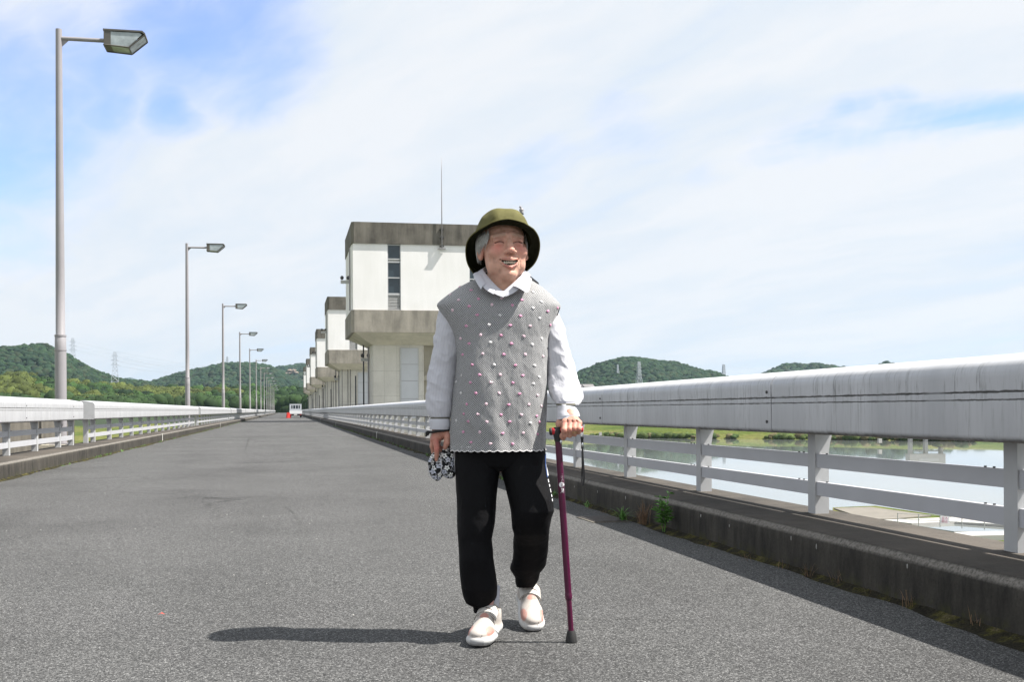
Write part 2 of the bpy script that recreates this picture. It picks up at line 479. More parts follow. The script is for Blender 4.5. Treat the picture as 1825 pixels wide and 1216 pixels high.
# ------------------------------------------------------------------ ground, river, road
def grid_mesh(x0, x1, y0, y1, nx, ny, zf):
    X, Y = np.meshgrid(np.linspace(x0, x1, nx), np.linspace(y0, y1, ny), indexing='ij')
    V = np.stack([X.ravel(), Y.ravel(), np.zeros(X.size)], 1)
    V[:, 2] = zf(V)
    i, j = np.meshgrid(np.arange(nx - 1), np.arange(ny - 1), indexing='ij')
    a = (i * ny + j).ravel()
    return V, np.stack([a, a + ny, a + ny + 1, a + 1], 1)
DECK_END = 392.0
tag(link('ground', np_mesh('ground', *grid_mesh(-5100, 5100, -400, 8500, 40, 40, lambda V: np.full(len(V), -9.0)), M['grass'])), kind='structure')
V, Fq = grid_mesh(-900, -5.0, -60, 520, 180, 120, lambda V: -4.4 + .5 * vnoise(V * np.array([.04, .04, 0]), 1, 3))
tag(link('riverside_meadow', np_mesh('riverside_meadow', V, Fq, M['grass'], smooth=True)), kind='structure')
MB().add([(3.0, -160, -7.2), (900, -160, -7.2), (900, 700, -7.2), (3.0, 700, -7.2)], [(0, 1, 2, 3)]).build('river', M['water'])
tag(bpy.data.objects['river'], kind='structure')
# far bank: shoreline seen under the rail
shore = [P(2300, 797, 235), P(1825, 789, 256), P(1500, 785, 282), P(1200, 782, 307), P(1000, 781, 318), P(800, 779, 345), P(650, 765, 385)]
shore = [np.array([p[0], p[1]]) for p in shore]
shore = [np.array([700.0, 150.0])] + shore + [np.array([3.0, 405.0])]
cum = np.cumsum([0] + [np.linalg.norm(shore[i + 1] - shore[i]) for i in range(len(shore) - 1)])
ts = np.linspace(0, cum[-1], 220)
sx = np.interp(ts, cum, [p[0] for p in shore]); sy = np.interp(ts, cum, [p[1] for p in shore])
jit = fbm(np.stack([ts, ts * 0, ts * 0], 1), .05, 5) * 4
offs = np.array([-6, 0, 1.5, 6, 14, 26, 40, 70, 130, 260, 600, 2500.0])
hz = np.array([-8.4, -7.35, -6.8, -6.2, -5.2, -4.6, -4.3, -4.2, -4.0, -3.8, -3.0, -1.0])
sdirn = np.array([.30, .954])
V = []
for i in range(len(ts)):
    for o, h in zip(offs, hz):
        V.append((sx[i] + sdirn[0] * (o + jit[i]), sy[i] + sdirn[1] * (o + jit[i]), h))
V = np.array(V)
V[:, 2] += .25 * vnoise(V * np.array([.15, .15, 0]), 1, 8)
n = len(offs)
i, j = np.meshgrid(np.arange(len(ts) - 1), np.arange(n - 1), indexing='ij')
a = (i * n + j).ravel()
tag(link('far_riverbank', np_mesh('far_riverbank', V, np.stack([a, a + 1, a + n + 1, a + n], 1), M['grass'], smooth=True)), kind='structure')

V, Fq = grid_mesh(-3.206, 2.385, -6, DECK_END, 12, 200, lambda V: V[:, 0] * 0)
tag(link('road', np_mesh('road', V, Fq, M['asphalt'])), kind='structure')
mb = MB().box(-4.0, 3.0, -6, DECK_END, -1.6, -.03)
tag(mb.build('bridge_deck', M['conc']), kind='structure')
tag(MB().box(-30, 40, DECK_END + .02, 640, -9, -.02).build('embankment', M['grass']), kind='structure')
tag(MB().box(-4.5, 3.5, DECK_END + .04, 560, -.015, .004).build('far_road', M['asphalt']), kind='structure')
M['joint_dark'] = simple('road_joint', (.13, .125, .115), .9, .3, 20)
# kerbs: a raised ledge either side, cast in lengths with rough arrises
GAPS = [21.8 + 26.4 * k for k in range(-1, 15)]
def kerb_len(s, base, y0, y1, fine):
    ny = max(2, int((y1 - y0) / (.018 if fine else .4)))
    ys = np.linspace(y0, y1, ny)
    prof = [(0.0, -.02), (0.0, .02), (.001, .08), (0.002, .13), (.003, .172), (.010, .183), (.020, .194), (.030, .2045), (.034, .2056), (.12, .206), (.3, .206), (.615, .205), (.615, -1.6)]
    V = np.array([(s * (base + a), y, z) for y in ys for a, z in prof])
    k = len(prof)
    idx = np.tile(np.arange(k), ny)
    nz = fbm(V, 30 if fine else 3, 21 + int(s), 3)
    amp = np.where((idx > 0) & (idx < 9), .0010, 0.0) + np.where((idx >= 4) & (idx <= 7), .0045, 0)
    V[:, 0] += -s * nz * amp
    V[:, 2] += np.where((idx >= 5) & (idx <= 7), 1, 0) * fbm(V, 28, 40, 3) * .003
    i, j = np.meshgrid(np.arange(ny - 1), np.arange(k - 1), indexing='ij')
    a = (i * k + j).ravel()
    F_ = np.stack([a, a + 1, a + k + 1, a + k], 1)
    if s > 0: F_ = F_[:, ::-1]
    return V, F_
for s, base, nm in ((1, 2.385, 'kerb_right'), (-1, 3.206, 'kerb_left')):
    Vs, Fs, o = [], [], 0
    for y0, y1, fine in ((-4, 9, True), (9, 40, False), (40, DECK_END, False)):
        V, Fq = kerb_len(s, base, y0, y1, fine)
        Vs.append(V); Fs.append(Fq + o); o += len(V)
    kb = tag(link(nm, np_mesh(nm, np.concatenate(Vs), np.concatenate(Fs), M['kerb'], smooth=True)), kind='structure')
    # pale joint caps where the cast lengths meet
    for gy in GAPS[1:6]:
        x0, x1 = sorted((s * (base - .004), s * (base + .02)))
        MB().box(x0, x1, gy + 9.2, gy + 9.32, .0, .209).build('joint', M['joint'], kb)
for y_ in (34.2, 60.6):
    tag(MB().box(-3.2, 2.38, y_, y_ + .07, -.02, .004).build('road_joint', M['joint_dark']), kind='structure')
# moss and grit gathered at the kerb foot
def b_grit(nt, b):
    wc = objco(nt, world=True)
    a = nt.n('TexNoise', None, Vector=wc, Scale=6.0, Detail=6.0, Roughness=.7).outputs[0]
    f_ = nt.n('TexNoise', None, Vector=wc, Scale=120.0, Detail=3.0, Roughness=.7).outputs[0]
    c = nt.ramp(a, [(.35, (.02, .018, .014)), (.5, (.035, .032, .02)), (.57, (.075, .07, .02)), (.68, (.12, .10, .06))])
    put(nt, b, 'Base Color', nt.mix(1.0, c, nt.ramp(f_, [(.35, .4), (.7, 1.5)]), 'MULTIPLY'))
    bump(nt, b, f_, .9, .01)
M['grit'] = material('grit_and_moss', rough=.95, spec=.1, build=b_grit)
for s, base in ((1, 2.385), (-1, 3.206)):
    ny, nx = 900, 7
    ys = np.linspace(-2, 60, ny)
    wv = (.062 if s > 0 else .05) + .075 * fbm(np.stack([ys, ys * 0, ys * 0], 1), 1.2, 61 + s, 4)
    wv = np.clip(wv, .012, .2)
    V = []
    for k, y in enumerate(ys):
        for q in range(nx):
            t = q / (nx - 1)
            V.append((s * (base - wv[k] * t + .004), y, .018 * (1 - t) ** 1.6 + .003 * (1 - t) - .0012 + .001))
    V = np.array(V)
    V[:, 2] += np.tile(np.array([1, 1, 1, .8, .5, .2, 0]), ny) * np.abs(vnoise(V, 60, 9)) * .006
    i, j = np.meshgrid(np.arange(ny - 1), np.arange(nx - 1), indexing='ij')
    a = (i * nx + j).ravel()
    Fq = np.stack([a, a + nx, a + nx + 1, a + 1], 1)
    if s > 0: Fq = Fq[:, ::-1]
    tag(link('kerb_grit', np_mesh('kerb_grit', V, Fq, M['grit'], smooth=True)), label='dark grit and moss gathered along the foot of the %s kerb' % ('shaded' if s > 0 else 'sunlit'), cat='grit', kind='stuff')

# ------------------------------------------------------------------ guard rails
arc = lambda cx, cz, r, a0, a1, k: [(cx + r * math.cos(R(a0 + (a1 - a0) * i / k)), cz + r * math.sin(R(a0 + (a1 - a0) * i / k))) for i in range(k + 1)]
beam_prof = [(.31, .645)] + [(.275, .68)] * 0 + arc(.305, .672, .030, 250, 180, 4) + [(.275, .8065), (.281, .8075), (.281, .8095), (.275, .8105), (.275, .8355), (.282, .837), (.282, .8400), (.275, .8415), (.274, .895)] \
    + arc(.334, .905, .060, 172, 96, 7) + [(.43, .983)] + arc(.510, .972, .025, 85, 0, 4) + arc(.510, .672, .025, 0, -90, 4)
def side(prof, s, base):
    p = [(s * (base + a), z) for a, z in prof]
    return p if s > 0 else p[::-1]
def rail_section(s, base, y0, y1, detail, label, grp):
    root = empty('guard_rail', (s * (base + .46), y0, 0))
    tag(root, label, 'guard rail', grp)
    ox = s * (base + .46)
    sh = lambda prof: [(x - ox, z) for x, z in side(prof, s, base)]
    L = y1 - y0
    # beam panels
    ja, jb = (.06, L - .06) if s > 0 else (.30, L - .88)
    joints = [ja] + [v for v in np.arange(L - .35 - 1.745 * 9.0 - 3.49 * 8 + .23, L - 1.6, 3.49) if v > 1.2] + [jb]
    cache = {}
    allb = MB()
    for a, b in zip(joints[:-1], joints[1:]):
        ln = round(b - a - .010, 3)
        if detail:
            if ln not in cache:
                m_ = MB().prism(sh(beam_prof), 0, ln)
                cache[ln] = m_.mesh('beam_panel', M['beam'], 28)
            o = link('beam_panel', cache[ln], root, (0, a + .005, 0))
            if detail > 1:
                for yy in (.05,):
                    for zz in (.705, .872):
                        MB().tube([(s * (base + .276) - ox, 0, 0), (s * (base + .268) - ox, 0, 0)], .0085, 8).build('screw', M['bolt'], o, loc=(0, yy, zz))
        else:
            allb.prism(sh(beam_prof), a + .003, b - .003)
    if not detail:
        p = allb.build('beam_panel', M['beam'], root, 28); p['kind'] = 'stuff'
    # end plates
    for yy in (ja - .005, jb + .005 - .006):
        big = [(x, z) for x, z in sh(beam_prof)]
        MB().prism(big, yy - .004 if yy < 1 else yy + .004, yy + .0015 if yy < 1 else yy + .0095).build('end_plate', M['post'], root)
    # posts
    px0, px1 = sorted((s * (base + .425) - ox, s * (base + .505) - ox))
    posts = [v for v in (L - .35 - 1.745 * k for k in range(20)) if v > .35]
    posts = sorted(posts + ([.14] if posts[-1] > .8 else []))
    if s < 0: posts = sorted([.46, 1.25] + [v for v in (L - 2.16 - 1.745 * k for k in range(20)) if v > 2.2] + [L - 1.02])
    pm = MB()
    gx = s * (base + .425) - ox
    prof_p = [(px0, .2), (px1, .2), (px1, .66), (px0, .66)]
    def post_geo(m_, y):
        # road-side face flares forward under the beam
        a = s * (base + .425) - ox; b = s * (base + .505) - ox; c = s * (base + .34) - ox
        c = s * (base + .53) - ox; pr = [(a, .2), (b, .2), (b, .54), (b + (c - b) * .4, .60), (c, .655), (a, .655)]
        if s < 0: pr = pr[::-1]
        m_.prism(pr, y, y + .088)
        x0, x1 = sorted((a, b))
    if detail:
        post_geo(pm, 0)
        me = pm.mesh('post', M['post'])
        for y in posts:
            link('post', me, root, (0, y, 0))
    else:
        for y in posts: post_geo(pm, y)
        p = pm.build('post', M['post'], root); p['kind'] = 'stuff'
    # two bars between each pair of posts, butting the posts
    x0, x1 = sorted((s * (base + .432) - ox, s * (base + .462) - ox))
    bm_all = MB(); bc = {}
    for a, b in zip(posts[:-1], posts[1:]):
        ln = round(b - a - .088 + .012, 3)
        for z0, z1 in ((.306, .380), (.457, .532)):
            if detail:
                key = (ln, z0)
                if key not in bc:
                    bc[key] = MB().box(x0, x1, 0, ln, z0, z1).mesh('rail_bar', M['bar'])
                o = link('rail_bar', bc[key], root, (0, a + .082, 0))
                if detail > 1:
                    if 'bolt' not in bc:
                        bc['bolt'] = MB().tube([(0, 0, 0), (0, 0, .006)], .006, 6).mesh('bolt', M['bolt'])
                    for yy in (.10, .16, ln - .10):
                        link('bolt', bc['bolt'], o, ((x0 + x1) / 2, yy, z1))
            else:
                bm_all.box(x0, x1, a + .082, a + .082 + ln, z0, z1)
    if not detail:
        p = bm_all.build('rail_bar', M['bar'], root); p['kind'] = 'stuff'
    return root
ordn = ['nearest', 'second', 'third', 'fourth', 'fifth', 'sixth', 'seventh', 'eighth', 'ninth', 'tenth', 'eleventh', 'twelfth', 'thirteenth', 'fourteenth']
for k in range(14):
    d = 2 if k == 0 else (1 if k < 3 else 0)
    for s, base, nm in ((1, 2.385, 'beside the river'), (-1, 3.206, 'under the street lamps')):
        if k == 0:
            lb = 'big streaked white guard rail beside the walker with the river behind' if s > 0 else 'white guard rail length ending at the gap beside the nearest street lamp'
        else:
            lb = ('white guard rail %s, %s length along the road from the camera' % (nm, ordn[k]))
        rail_section(s, base, GAPS[k], GAPS[k + 1], d, lb, 'guard rail lengths along the bridge road')

# ------------------------------------------------------------------ street lamps
def make_lamp():
    root = empty('street_lamp')
    m = MB()
    pts = [(0, 0, 0.02), (0, 0, 1.02), (0, 0, 1.69), (0, 0, 1.93), (0, 0, 1.95), (0, 0, 3), (0, 0, 5), (0, 0, 7.40)]
    m.tube(pts, [.100, .099, .098, .094, .080, .076, .066, .054], 20)
    pole = m.build('pole', M['steel'], root, 40)
    MB().tube([(0, 0, 1.92), (0, 0, 1.95)], .102, 20).build('collar', M['steel'], pole, 40)
    MB().tube([(0, 0, 1.67), (0, 0, 1.69)], .104, 20).build('collar', M['steel'], pole, 40)
    MB().box(.03, .06, -.105, -.09, .35, .8).build('access_hatch', M['steel'], pole)
    MB().box(-.17, .17, -.17, .17, -.01, .02).build('base_plate', M['steel'], root)
    m = MB().tube([(.03, 0, 7.24), (.80, 0, 7.24)], .038, 12)
    arm = m.build('arm', M['steel'], root, 40)
    MB().prism([(.04, 7.21), (.17, 7.21), (.04, 7.08)], -.008, .008).build('gusset', M['steel'], arm)
    # lantern: lid, side trapezoids with frame, glass beneath, lamp bulb inside
    x0, x1, xt, xb = .79, 1.44, 1.50, 1.22
    w, zt, zb = .22, 7.36, 7.08
    head = MB()
    head.prism([(x0 - .01, zt), (x1, zt), (xt, zt - .05), (xt, zt - .035 + .02), (x1 + .01, zt + .03), (x0 - .01, zt + .03)], -w, w)
    hd = head.build('lantern', M['lampcase'], root)
    MB().box(x0, x0 + .12, -w + .01, w - .01, zb + .03, zt).build('end_box', M['lampcase'], hd)
    fr = MB()
    for sy in (-1, 1):
        y = sy * (w - .012)
        fr.bar((x0, y, zb + .03), (xb, y, zb), .013)
        fr.bar((xb, y, zb), (xt - .01, y, zt - .045), .013)
        fr.bar((x0 + .01, y, zb + .03), (x0 + .01, y, zt), .013)
    fr.bar((xb, -w + .012, zb), (xb, w - .012, zb), .013)
    fr.bar((x0, -w + .012, zb + .03), (x0, w - .012, zb + .03), .013)
    fr.build('frame', M['lampcase'], hd)
    for sy in (-1, 1):
        g = MB()
        y0, y1 = sorted((sy * (w - .02), sy * (w - .016)))
        g.prism([(x0 + .12, zb + .03), (xb - .01, zb + .012), (xt - .06, zt - .04), (xt - .1, zt - .012), (x0 + .12, zt - .012)], y0, y1)
        g.build('side_glass', M['lampglass'], hd)
    MB().prism([(x0 + .12, zb + .022), (xb, zb + .005), (xb, zb + .009), (x0 + .12, zb + .026)], -w + .02, w - .02).build('bottom_glass', M['lampglass'], hd)
    MB().prism([(xb + .004, zb + .008), (xt - .02, zt - .045), (xt - .024, zt - .045), (xb, zb + .008)], -w + .02, w - .02).build('front_glass', M['lampglass'], hd)
    return root
lamp = make_lamp()
pos = [20.28 + 25.9 * k for k in range(14)]
for k, zc in enumerate(pos):
    o = lamp if k == 0 else copy_tree(lamp)
    X = -3.95
    Y = (zc - X * math.sin(TH)) / math.cos(TH)
    o.location = (X, Y, .21)
    lb = 'tall grey street lamp nearest the camera, its pole rising past the frame top left' if k == 0 else \
         'grey street lamp behind the left rail, %s in the row' % (ordn[k] if k < 13 else 'last')
    if k == 0: lb = 'tallest grey street lamp at the left, nearest in the row'
    tag(o, lb, 'street lamp', 'street lamps in a row along the left rail')
    tag(MB().box(X - .3, X + .129, Y - .35, Y + .35, -1.2, .205).build('lamp_plinth', M['conc']), kind='structure')
# dark parapet wall seen through the near left rail
tag(MB().box(-4.50, -4.32, 8.0, 24.9, -1.2, .62).build('parapet_wall', M['conc_dark']), 'dark stained concrete wall behind the nearest left guard rail', 'wall')

# ------------------------------------------------------------------ gate houses
def make_house(first):
    root = empty('gate_house')
    W_, D_ = 11.9, 9.0
    def bev(x0, x1, y0, y1, z0, z1, r):
        pr = [(x0 + r, y0), (x1 - r, y0), (x1, y0 + r), (x1, y1 - r), (x1 - r, y1), (x0 + r, y1), (x0, y1 - r), (x0, y0 + r)]
        return MB().prism(pr, z0, z1, axis='z')
    bev(0, W_, 0, D_, 12.5, 14.0, .18).build('roof_parapet', M['conc_dark'], root)
    # white walls as panels either side of the window strips
    y0 = .10
    for a, b in ((.10, 2.51), (3.45, 8.33), (9.27, W_ - .1)):
        MB().box(a, b, y0, y0 + .25, 7.84, 12.5).build('wall_panel', M['white_wall'], root)
    MB().box(.10, W_ - .1, y0 + .252, D_ - .1, 7.84, 12.5).build('wall', M['white_wall'], root)
    for a in (.3, 3.2, 6.1):
        MB().box(.04, .099, a + .3, a + 2.6, 7.84, 12.5).build('wall_panel', M['white_wall'], root)
    for a in (2.51, 8.33):
        wd = MB().box(a + .0, a + .05, .13, .345, 7.86, 12.48).box(a + .89, a + .94, .13, .345, 7.86, 12.48)
        for z in (12.42, 11.42, 11.2, 10.1, 8.98, 8.98 - .07, 7.86):
            wd.box(a + .052, a + .888, .14, .34, z, z + .07)
        f = wd.build('window', M['post'], root)
        for z0, z1 in ((11.49, 12.42), (10.17, 11.2), (9.05, 10.1)):
            MB().box(a + .052, a + .888, .25, .27, z0, z1).build('pane', M['glass'], f)
        m = MB()
        for i in range(9):
            z = 7.98 + i * .105
            m.prism([(.17, z), (.185, z), (.27, z + .085), (.255, z + .085)], a + .054, a + .886, axis='x')
        m.build('louvre', M['louvre'], f)
    MB().box(W_ * .5, W_ * .5 + .01, .02, .03, 9, 9.01)
    # ledge with sloping underside
    bev(-.02, W_ + .02, -.02, D_ + .02, 6.27, 7.84, .2).build('ledge', M['conc_dark'] if False else M['ledge_c'], root)
    sx0, sx1, sy0, sy1 = 1.6, 10.3, 2.2, 7.2
    MB().add([(.2, .2, 6.268), (W_ - .2, .2, 6.268), (W_ - .2, D_ - .2, 6.268), (.2, D_ - .2, 6.268),
              (sx0, sy0, 5.5), (sx1, sy0, 5.5), (sx1, sy1, 5.5), (sx0, sy1, 5.5)],
             [(0, 1, 5, 4), (1, 2, 6, 5), (2, 3, 7, 6), (3, 0, 4, 7), (4, 5, 6, 7), (3, 2, 1, 0)]).build('corbel', M['conc'], root)
    bev(sx0, 5.3, sy0, sy1, -9, 5.499, .08).build('shaft', M['conc_shaft'], root)
    bev(7.4, sx1, sy0, sy1, -9, 5.499, .08).build('shaft', M['conc_shaft'], root)
    MB().box(5.301, 7.399, sy0 + 1.3, sy1 - .5, -9, 5.49).build('recessed_wall', M['conc'], root)
    MB().box(5.302, 7.398, sy0 + .6, sy0 + 1.29, 3.0, 3.35).build('tie_beam', M['conc'], root)
    dr = MB().box(3.65, 4.84, sy0 - .06, sy0 - .002, .2, 5.3).build('door_panel', M['doorgrey'], root)
    for z in (1.6, 2.9, 4.1):
        MB().box(3.65, 4.84, sy0 - .068, sy0 - .061, z, z + .03).build('panel_seam', M['steel'], dr)
    MB().box(3.55, 3.648, sy0 - .05, sy0 - .004, .2, 5.3).box(4.842, 4.92, sy0 - .05, sy0 - .004, .2, 5.3).build('door_frame', M['louvre'], root)
    # road-side conduit, brackets with twin floodlights
    for z, xx, yy in ((10.0, -.28, 2.1), (4.6, 1.36, 5.6)):
        fl = MB().box(xx - .38, xx + .28, yy - .05, yy + .05, z - .12, z + .12).build('floodlight_bracket', M['louvre'], root)
        for dx in (-.28, .16):
            MB().ell((xx + dx, yy, z + .30), (.13, .13, .15), 10, 8).build('floodlight', M['dark_metal'], fl, True)
    MB().tube([(-.04, 1.6, 7.9), (-.04, 1.6, 12.4)], .05, 8).build('conduit', M['steel'], root)
    MB().tube([(1.5, 5.2, .2), (1.5, 5.2, 5.6)], .06, 8).build('conduit', M['steel'], root)
    cb = MB().tube([(1.2, 6.1, .3), (1.2, 6.1, 6.2)], .055, 6)
    cb.tube([(.95, 6.1, .25), (.95, 6.1, .8)], .12, 8).tube([(.6, 6.1, .25), (.6, 6.1, 3.4)], .05, 6)
    cb.build('hoist_cable', M['dark_metal'], root, True)
    if not first:
        MB().box(1.6, 2.9, 1.7, 1.85, 5.92, 6.0).build('cable_bracket', M['dark_metal'], root)
        for x in (1.75, 2.42, 2.72):
            MB().tube([(x, 1.9, .2), (x, 1.9, 5.95)], .035, 6).build('hoist_cable', M['dark_metal'], root)
    # service handrail at the shaft foot
    hr = MB()
    for x in np.arange(-.6, 1.55, .5):
        hr.tube([(x, 6.6, 0.2), (x, 6.6, 1.25)], .02, 6)
    hr.tube([(-.6, 6.6, 1.25), (1.55, 6.6, 1.25)], .022, 6).tube([(-.6, 6.6, .8), (1.55, 6.6, .8)], .016, 6)
    hr.build('handrail', M['steel'], root)
    return root
M['ledge_c'] = concrete('ledge_stained_concrete', (.32, .295, .25), (.115, .107, .092), .8, (1.4, 1.4, .25), lo=.40, hi=.64)
h1 = make_house(True)
h2 = make_house(False)
Xs = [4.47, 4.62, 4.71, 4.80, 4.86, 4.9]
zcs = [79.5, 131.6, 183.6, 236.0, 288.0, 340.0]
for k in range(6):
    o = h1 if k == 0 else (h2 if k == 1 else copy_tree(h2))
    Y = (zcs[k] - Xs[k] * math.sin(TH)) / math.cos(TH)
    o.location = (Xs[k], Y, 0)
    tag(o, 'largest white gate house on a concrete shaft, directly behind the walker' if k == 0 else 'white gate house with dark concrete roof band, %s in the row along the bridge' % ordn[k],
        'gate house', 'gate houses in a row along the bridge')
H1Y = (zcs[0] - Xs[0] * math.sin(TH)) / math.cos(TH)
# rod aerial on the first house front
r_ = empty('aerial', (10.95 - .05, H1Y - .10, 12.1))
p_ = P(790, 440, 79.9)
r_.location = (p_[0], H1Y - .16, p_[2])
MB().tube([(0, 0, 0), (0, 0, 3.5), (0, 0, 5.4), (0, 0, 6.45)], [.045, .032, .022, .01], 8).build('mast', M['steel'], r_, True)
for z in (.15, .78, 1.35):
    MB().box(-.16, .16, .0, .22, z - .03, z + .03).build('wall_bracket', M['dark_metal'], r_)
MB().box(-.28, .28, -.04, .2, -.05, .0).build('foot_plate', M['steel'], r_)
tag(r_, 'thin rod aerial fixed to the front of the largest gate house', 'aerial')
# weather sensor on its arm
p_ = P(929, 390, 81.5)
c_ = empty('weather_sensor', (p_[0], p_[1], p_[2]))
MB().tube([(-1.4, 0, -1.0), (-1.2, 0, -.05), (-.7, 0, .0), (.25, 0, .06)], .04, 6).build('arm', M['steel'], c_)
MB().box(-.22, .22, -.1, .1, .06, .12).box(-.06, .06, -.06, .06, .12, .32).box(-.2, .18, -.1, .1, .32, .38).build('mount', M['dark_metal'], c_)
MB().ell((.02, 0, .62), (.17, .17, .16), 10, 8).box(-.1, .14, -.12, .12, .42, .52).ell((-.06, 0, .84), (.09, .09, .09), 8, 6).build('sensor_head', M['steel'], c_, True)
tag(c_, 'small grey weather sensor on an arm above the gate house roof, right of the hat', 'sensor')
# sloping stair roof at the right of the first house
q0 = P(918, 470, 82); q1 = P(962, 503, 82)
st_ = empty('stair_roof', (q0[0], q0[1], 0))
dx, dz0, dz1 = q1[0] - q0[0], q0[2], q1[2]
MB().prism([(0, dz0), (dx, dz1), (dx, dz1 - .7), (0, dz1 - .9)], 0, 3.0).build('roof_slab', M['dark_metal'], st_)
MB().prism([(0.05, dz1 - .901), (dx - .05, dz1 - .75), (dx - .05, .0), (0.05, .0)], .1, 2.9).build('stair_wall', M['conc'], st_)
tag(st_, 'dark sloping stair roof just behind the walker, at the right end of the gate house', 'stair roof')

# ------------------------------------------------------------------ hills, woods
def ico(sub):
    bm_ = __import__('bmesh').new()
    __import__('bmesh').ops.create_icosphere(bm_, subdivisions=sub, radius=1)
    V = np.array([v.co[:] for v in bm_.verts]); F_ = np.array([[v.index for v in f.verts] for f in bm_.faces])
    bm_.free()
    return V, F_
I1, I2 = ico(2), ico(3)
def crowns(name, pts, sizes, cols_, ic, label, nvar=10, leaves=0, seed=1):
    rg = np.random.default_rng(seed)
    base = []
    for k in range(nvar):
        V, F_ = ic
        d = 1 + .38 * fbm(V + k * 7.3, 1.7, k, 2) + .22 * fbm(V + k * 3.1, 4.5, k + 50, 2)
        Vv = V * d[:, None]
        if leaves:
            n_ = leaves
            dirs = rg.normal(size=(n_, 3)); dirs /= np.linalg.norm(dirs, axis=1)[:, None]
            rad = (1 + .38 * fbm(dirs + k * 7.3, 1.7, k, 2) + .22 * fbm(dirs + k * 3.1, 4.5, k + 50, 2)) * rg.uniform(.92, 1.13, n_)
            c = dirs * rad[:, None]
            s_ = rg.uniform(.05, .11, n_)
            a = rg.normal(size=(n_, 3)); a /= np.linalg.norm(a, axis=1)[:, None]
            b = rg.normal(size=(n_, 3)); b /= np.linalg.norm(b, axis=1)[:, None]
            tv = np.stack([c - a * s_[:, None], c + a * s_[:, None], c + b * s_[:, None] * 1.3], 1).reshape(-1, 3)
            tf = np.arange(n_ * 3).reshape(-1, 3) + len(Vv)
            sh = np.concatenate([np.zeros(len(Vv)), np.repeat(rg.uniform(-.3, .45, n_), 3)])
            base.append((np.concatenate([Vv, tv]), np.concatenate([F_, tf]), sh))
        else:
            base.append((Vv, F_, np.zeros(len(Vv))))
    Vs, Fs, Cs, o = [], [], [], 0
    for k, (p, s_, c) in enumerate(zip(pts, sizes, cols_)):
        V, F_, sh = base[rg.integers(nvar)]
        t = rg.uniform(0, 6.28); ct, s__ = math.cos(t), math.sin(t)
        W_ = V @ np.array([[ct, s__, 0], [-s__, ct, 0], [0, 0, 1]]) * np.asarray(s_) + p
        Vs.append(W_); Fs.append(F_ + o); o += len(V)
        Cs.append(np.clip(np.asarray(c)[None, :] * (1 + sh[:, None]), 0, 1))
    return tag(link(name, np_mesh(name, np.concatenate(Vs), np.concatenate(Fs), M['leaf'], np.concatenate(Cs), smooth=True)), label, 'woods', kind='stuff')

GREENS = [(.013, .030, .014), (.016, .035, .015), (.010, .024, .012), (.020, .040, .016), (.024, .036, .017)]
def hill(name, rc, wr, prof, foot, label, crown, nm, seed, ground=-4.0, bright=1.0, flat=.35):
    """a wooded ridge rc metres off; prof = skyline as photograph pixels"""
    pxs = np.arange(prof[0][0], prof[-1][0], 6.0)
    sk = np.interp(pxs, [p[0] for p in prof], [p[1] for p in prof])
    rr = np.linspace(-1, 1, 25)
    V = []
    for px, py in zip(pxs, sk):
        top = P(px, py, rc)[2] - crown * .7
        for t in rr:
            zc = rc + t * wr
            q = P(px, py, zc)
            e = max(0.0, 1 - abs(t)) ** .8
            e = e * e * (3 - 2 * e)
            V.append((q[0], q[1], ground + (top - ground) * e))
    V = np.array(V)
    V[:, 2] += fbm(V * np.array([1, 1, 0]), .02, seed, 3) * 6 * (V[:, 2] > ground + 2)
    n = len(rr)
    i, j = np.meshgrid(np.arange(len(pxs) - 1), np.arange(n - 1), indexing='ij')
    a = (i * n + j).ravel()
    F_ = np.stack([a, a + 1, a + n + 1, a + n], 1)
    tag(link(name, np_mesh(name, V, F_, M['far_hill'], smooth=True)), kind='structure')
    rg = np.random.default_rng(seed)
    pts, sz, cs = [], [], []
    for _ in range(nm):
        u = rg.uniform(0, len(pxs) - 1.001); t = rg.uniform(-1, .12)
        i0 = int(u); fu = u - i0
        tt = (t + 1) / 2 * (n - 1); j0 = int(tt); ft = tt - j0
        g = lambda ii, jj: V[ii * n + min(jj, n - 1)]
        p = (g(i0, j0) * (1 - fu) + g(i0 + 1, j0) * fu) * (1 - ft) + (g(i0, j0 + 1) * (1 - fu) + g(i0 + 1, j0 + 1) * fu) * ft
        s_ = crown * rg.uniform(.6, 1.25)
        pts.append(p + np.array([0, 0, s_ * .3])); sz.append((s_, s_, s_ * rg.uniform(.75, 1.05)))
        c = np.array(GREENS[rg.integers(len(GREENS))]) * rg.uniform(.75, 1.35) * bright
        cs.append(c)
    crowns(name + '_woods', pts, sz, cs, I1, label, seed=seed)
hill('hill_west', 1350, 420, [(-330, 640), (-150, 622), (0, 619), (40, 617), (75, 618), (110, 631), (145, 651), (180, 668), (215, 680), (262, 687), (300, 702), (350, 722)], 0,
     'dark green wooded hill rising behind the nearest street lamp', 3.7, 7500, 3)
hill('hill_middle', 1750, 350, [(228, 704), (250, 690), (270, 684), (300, 675), (330, 666), (372, 656), (400, 650), (440, 650), (475, 656), (500, 668), (540, 690), (600, 712)], 0,
     'wooded hill behind the far street lamps', 4.6, 5200, 4)
hill('hill_quarry', 2400, 380, [(430, 700), (470, 668), (490, 660), (510, 656), (535, 653), (560, 654), (620, 662), (700, 690)], 0,
     'farther wooded hill with a bare quarry face beside the gate houses', 7.5, 2200, 5)
hill('hill_east', 1500, 340, [(960, 700), (1000, 678), (1028, 668), (1060, 655), (1090, 646), (1110, 640), (1140, 638), (1170, 642), (1200, 650), (1235, 660), (1275, 669), (1330, 690)], 0,
     'rounded wooded hill above the right guard rail', 3.9, 6000, 6)
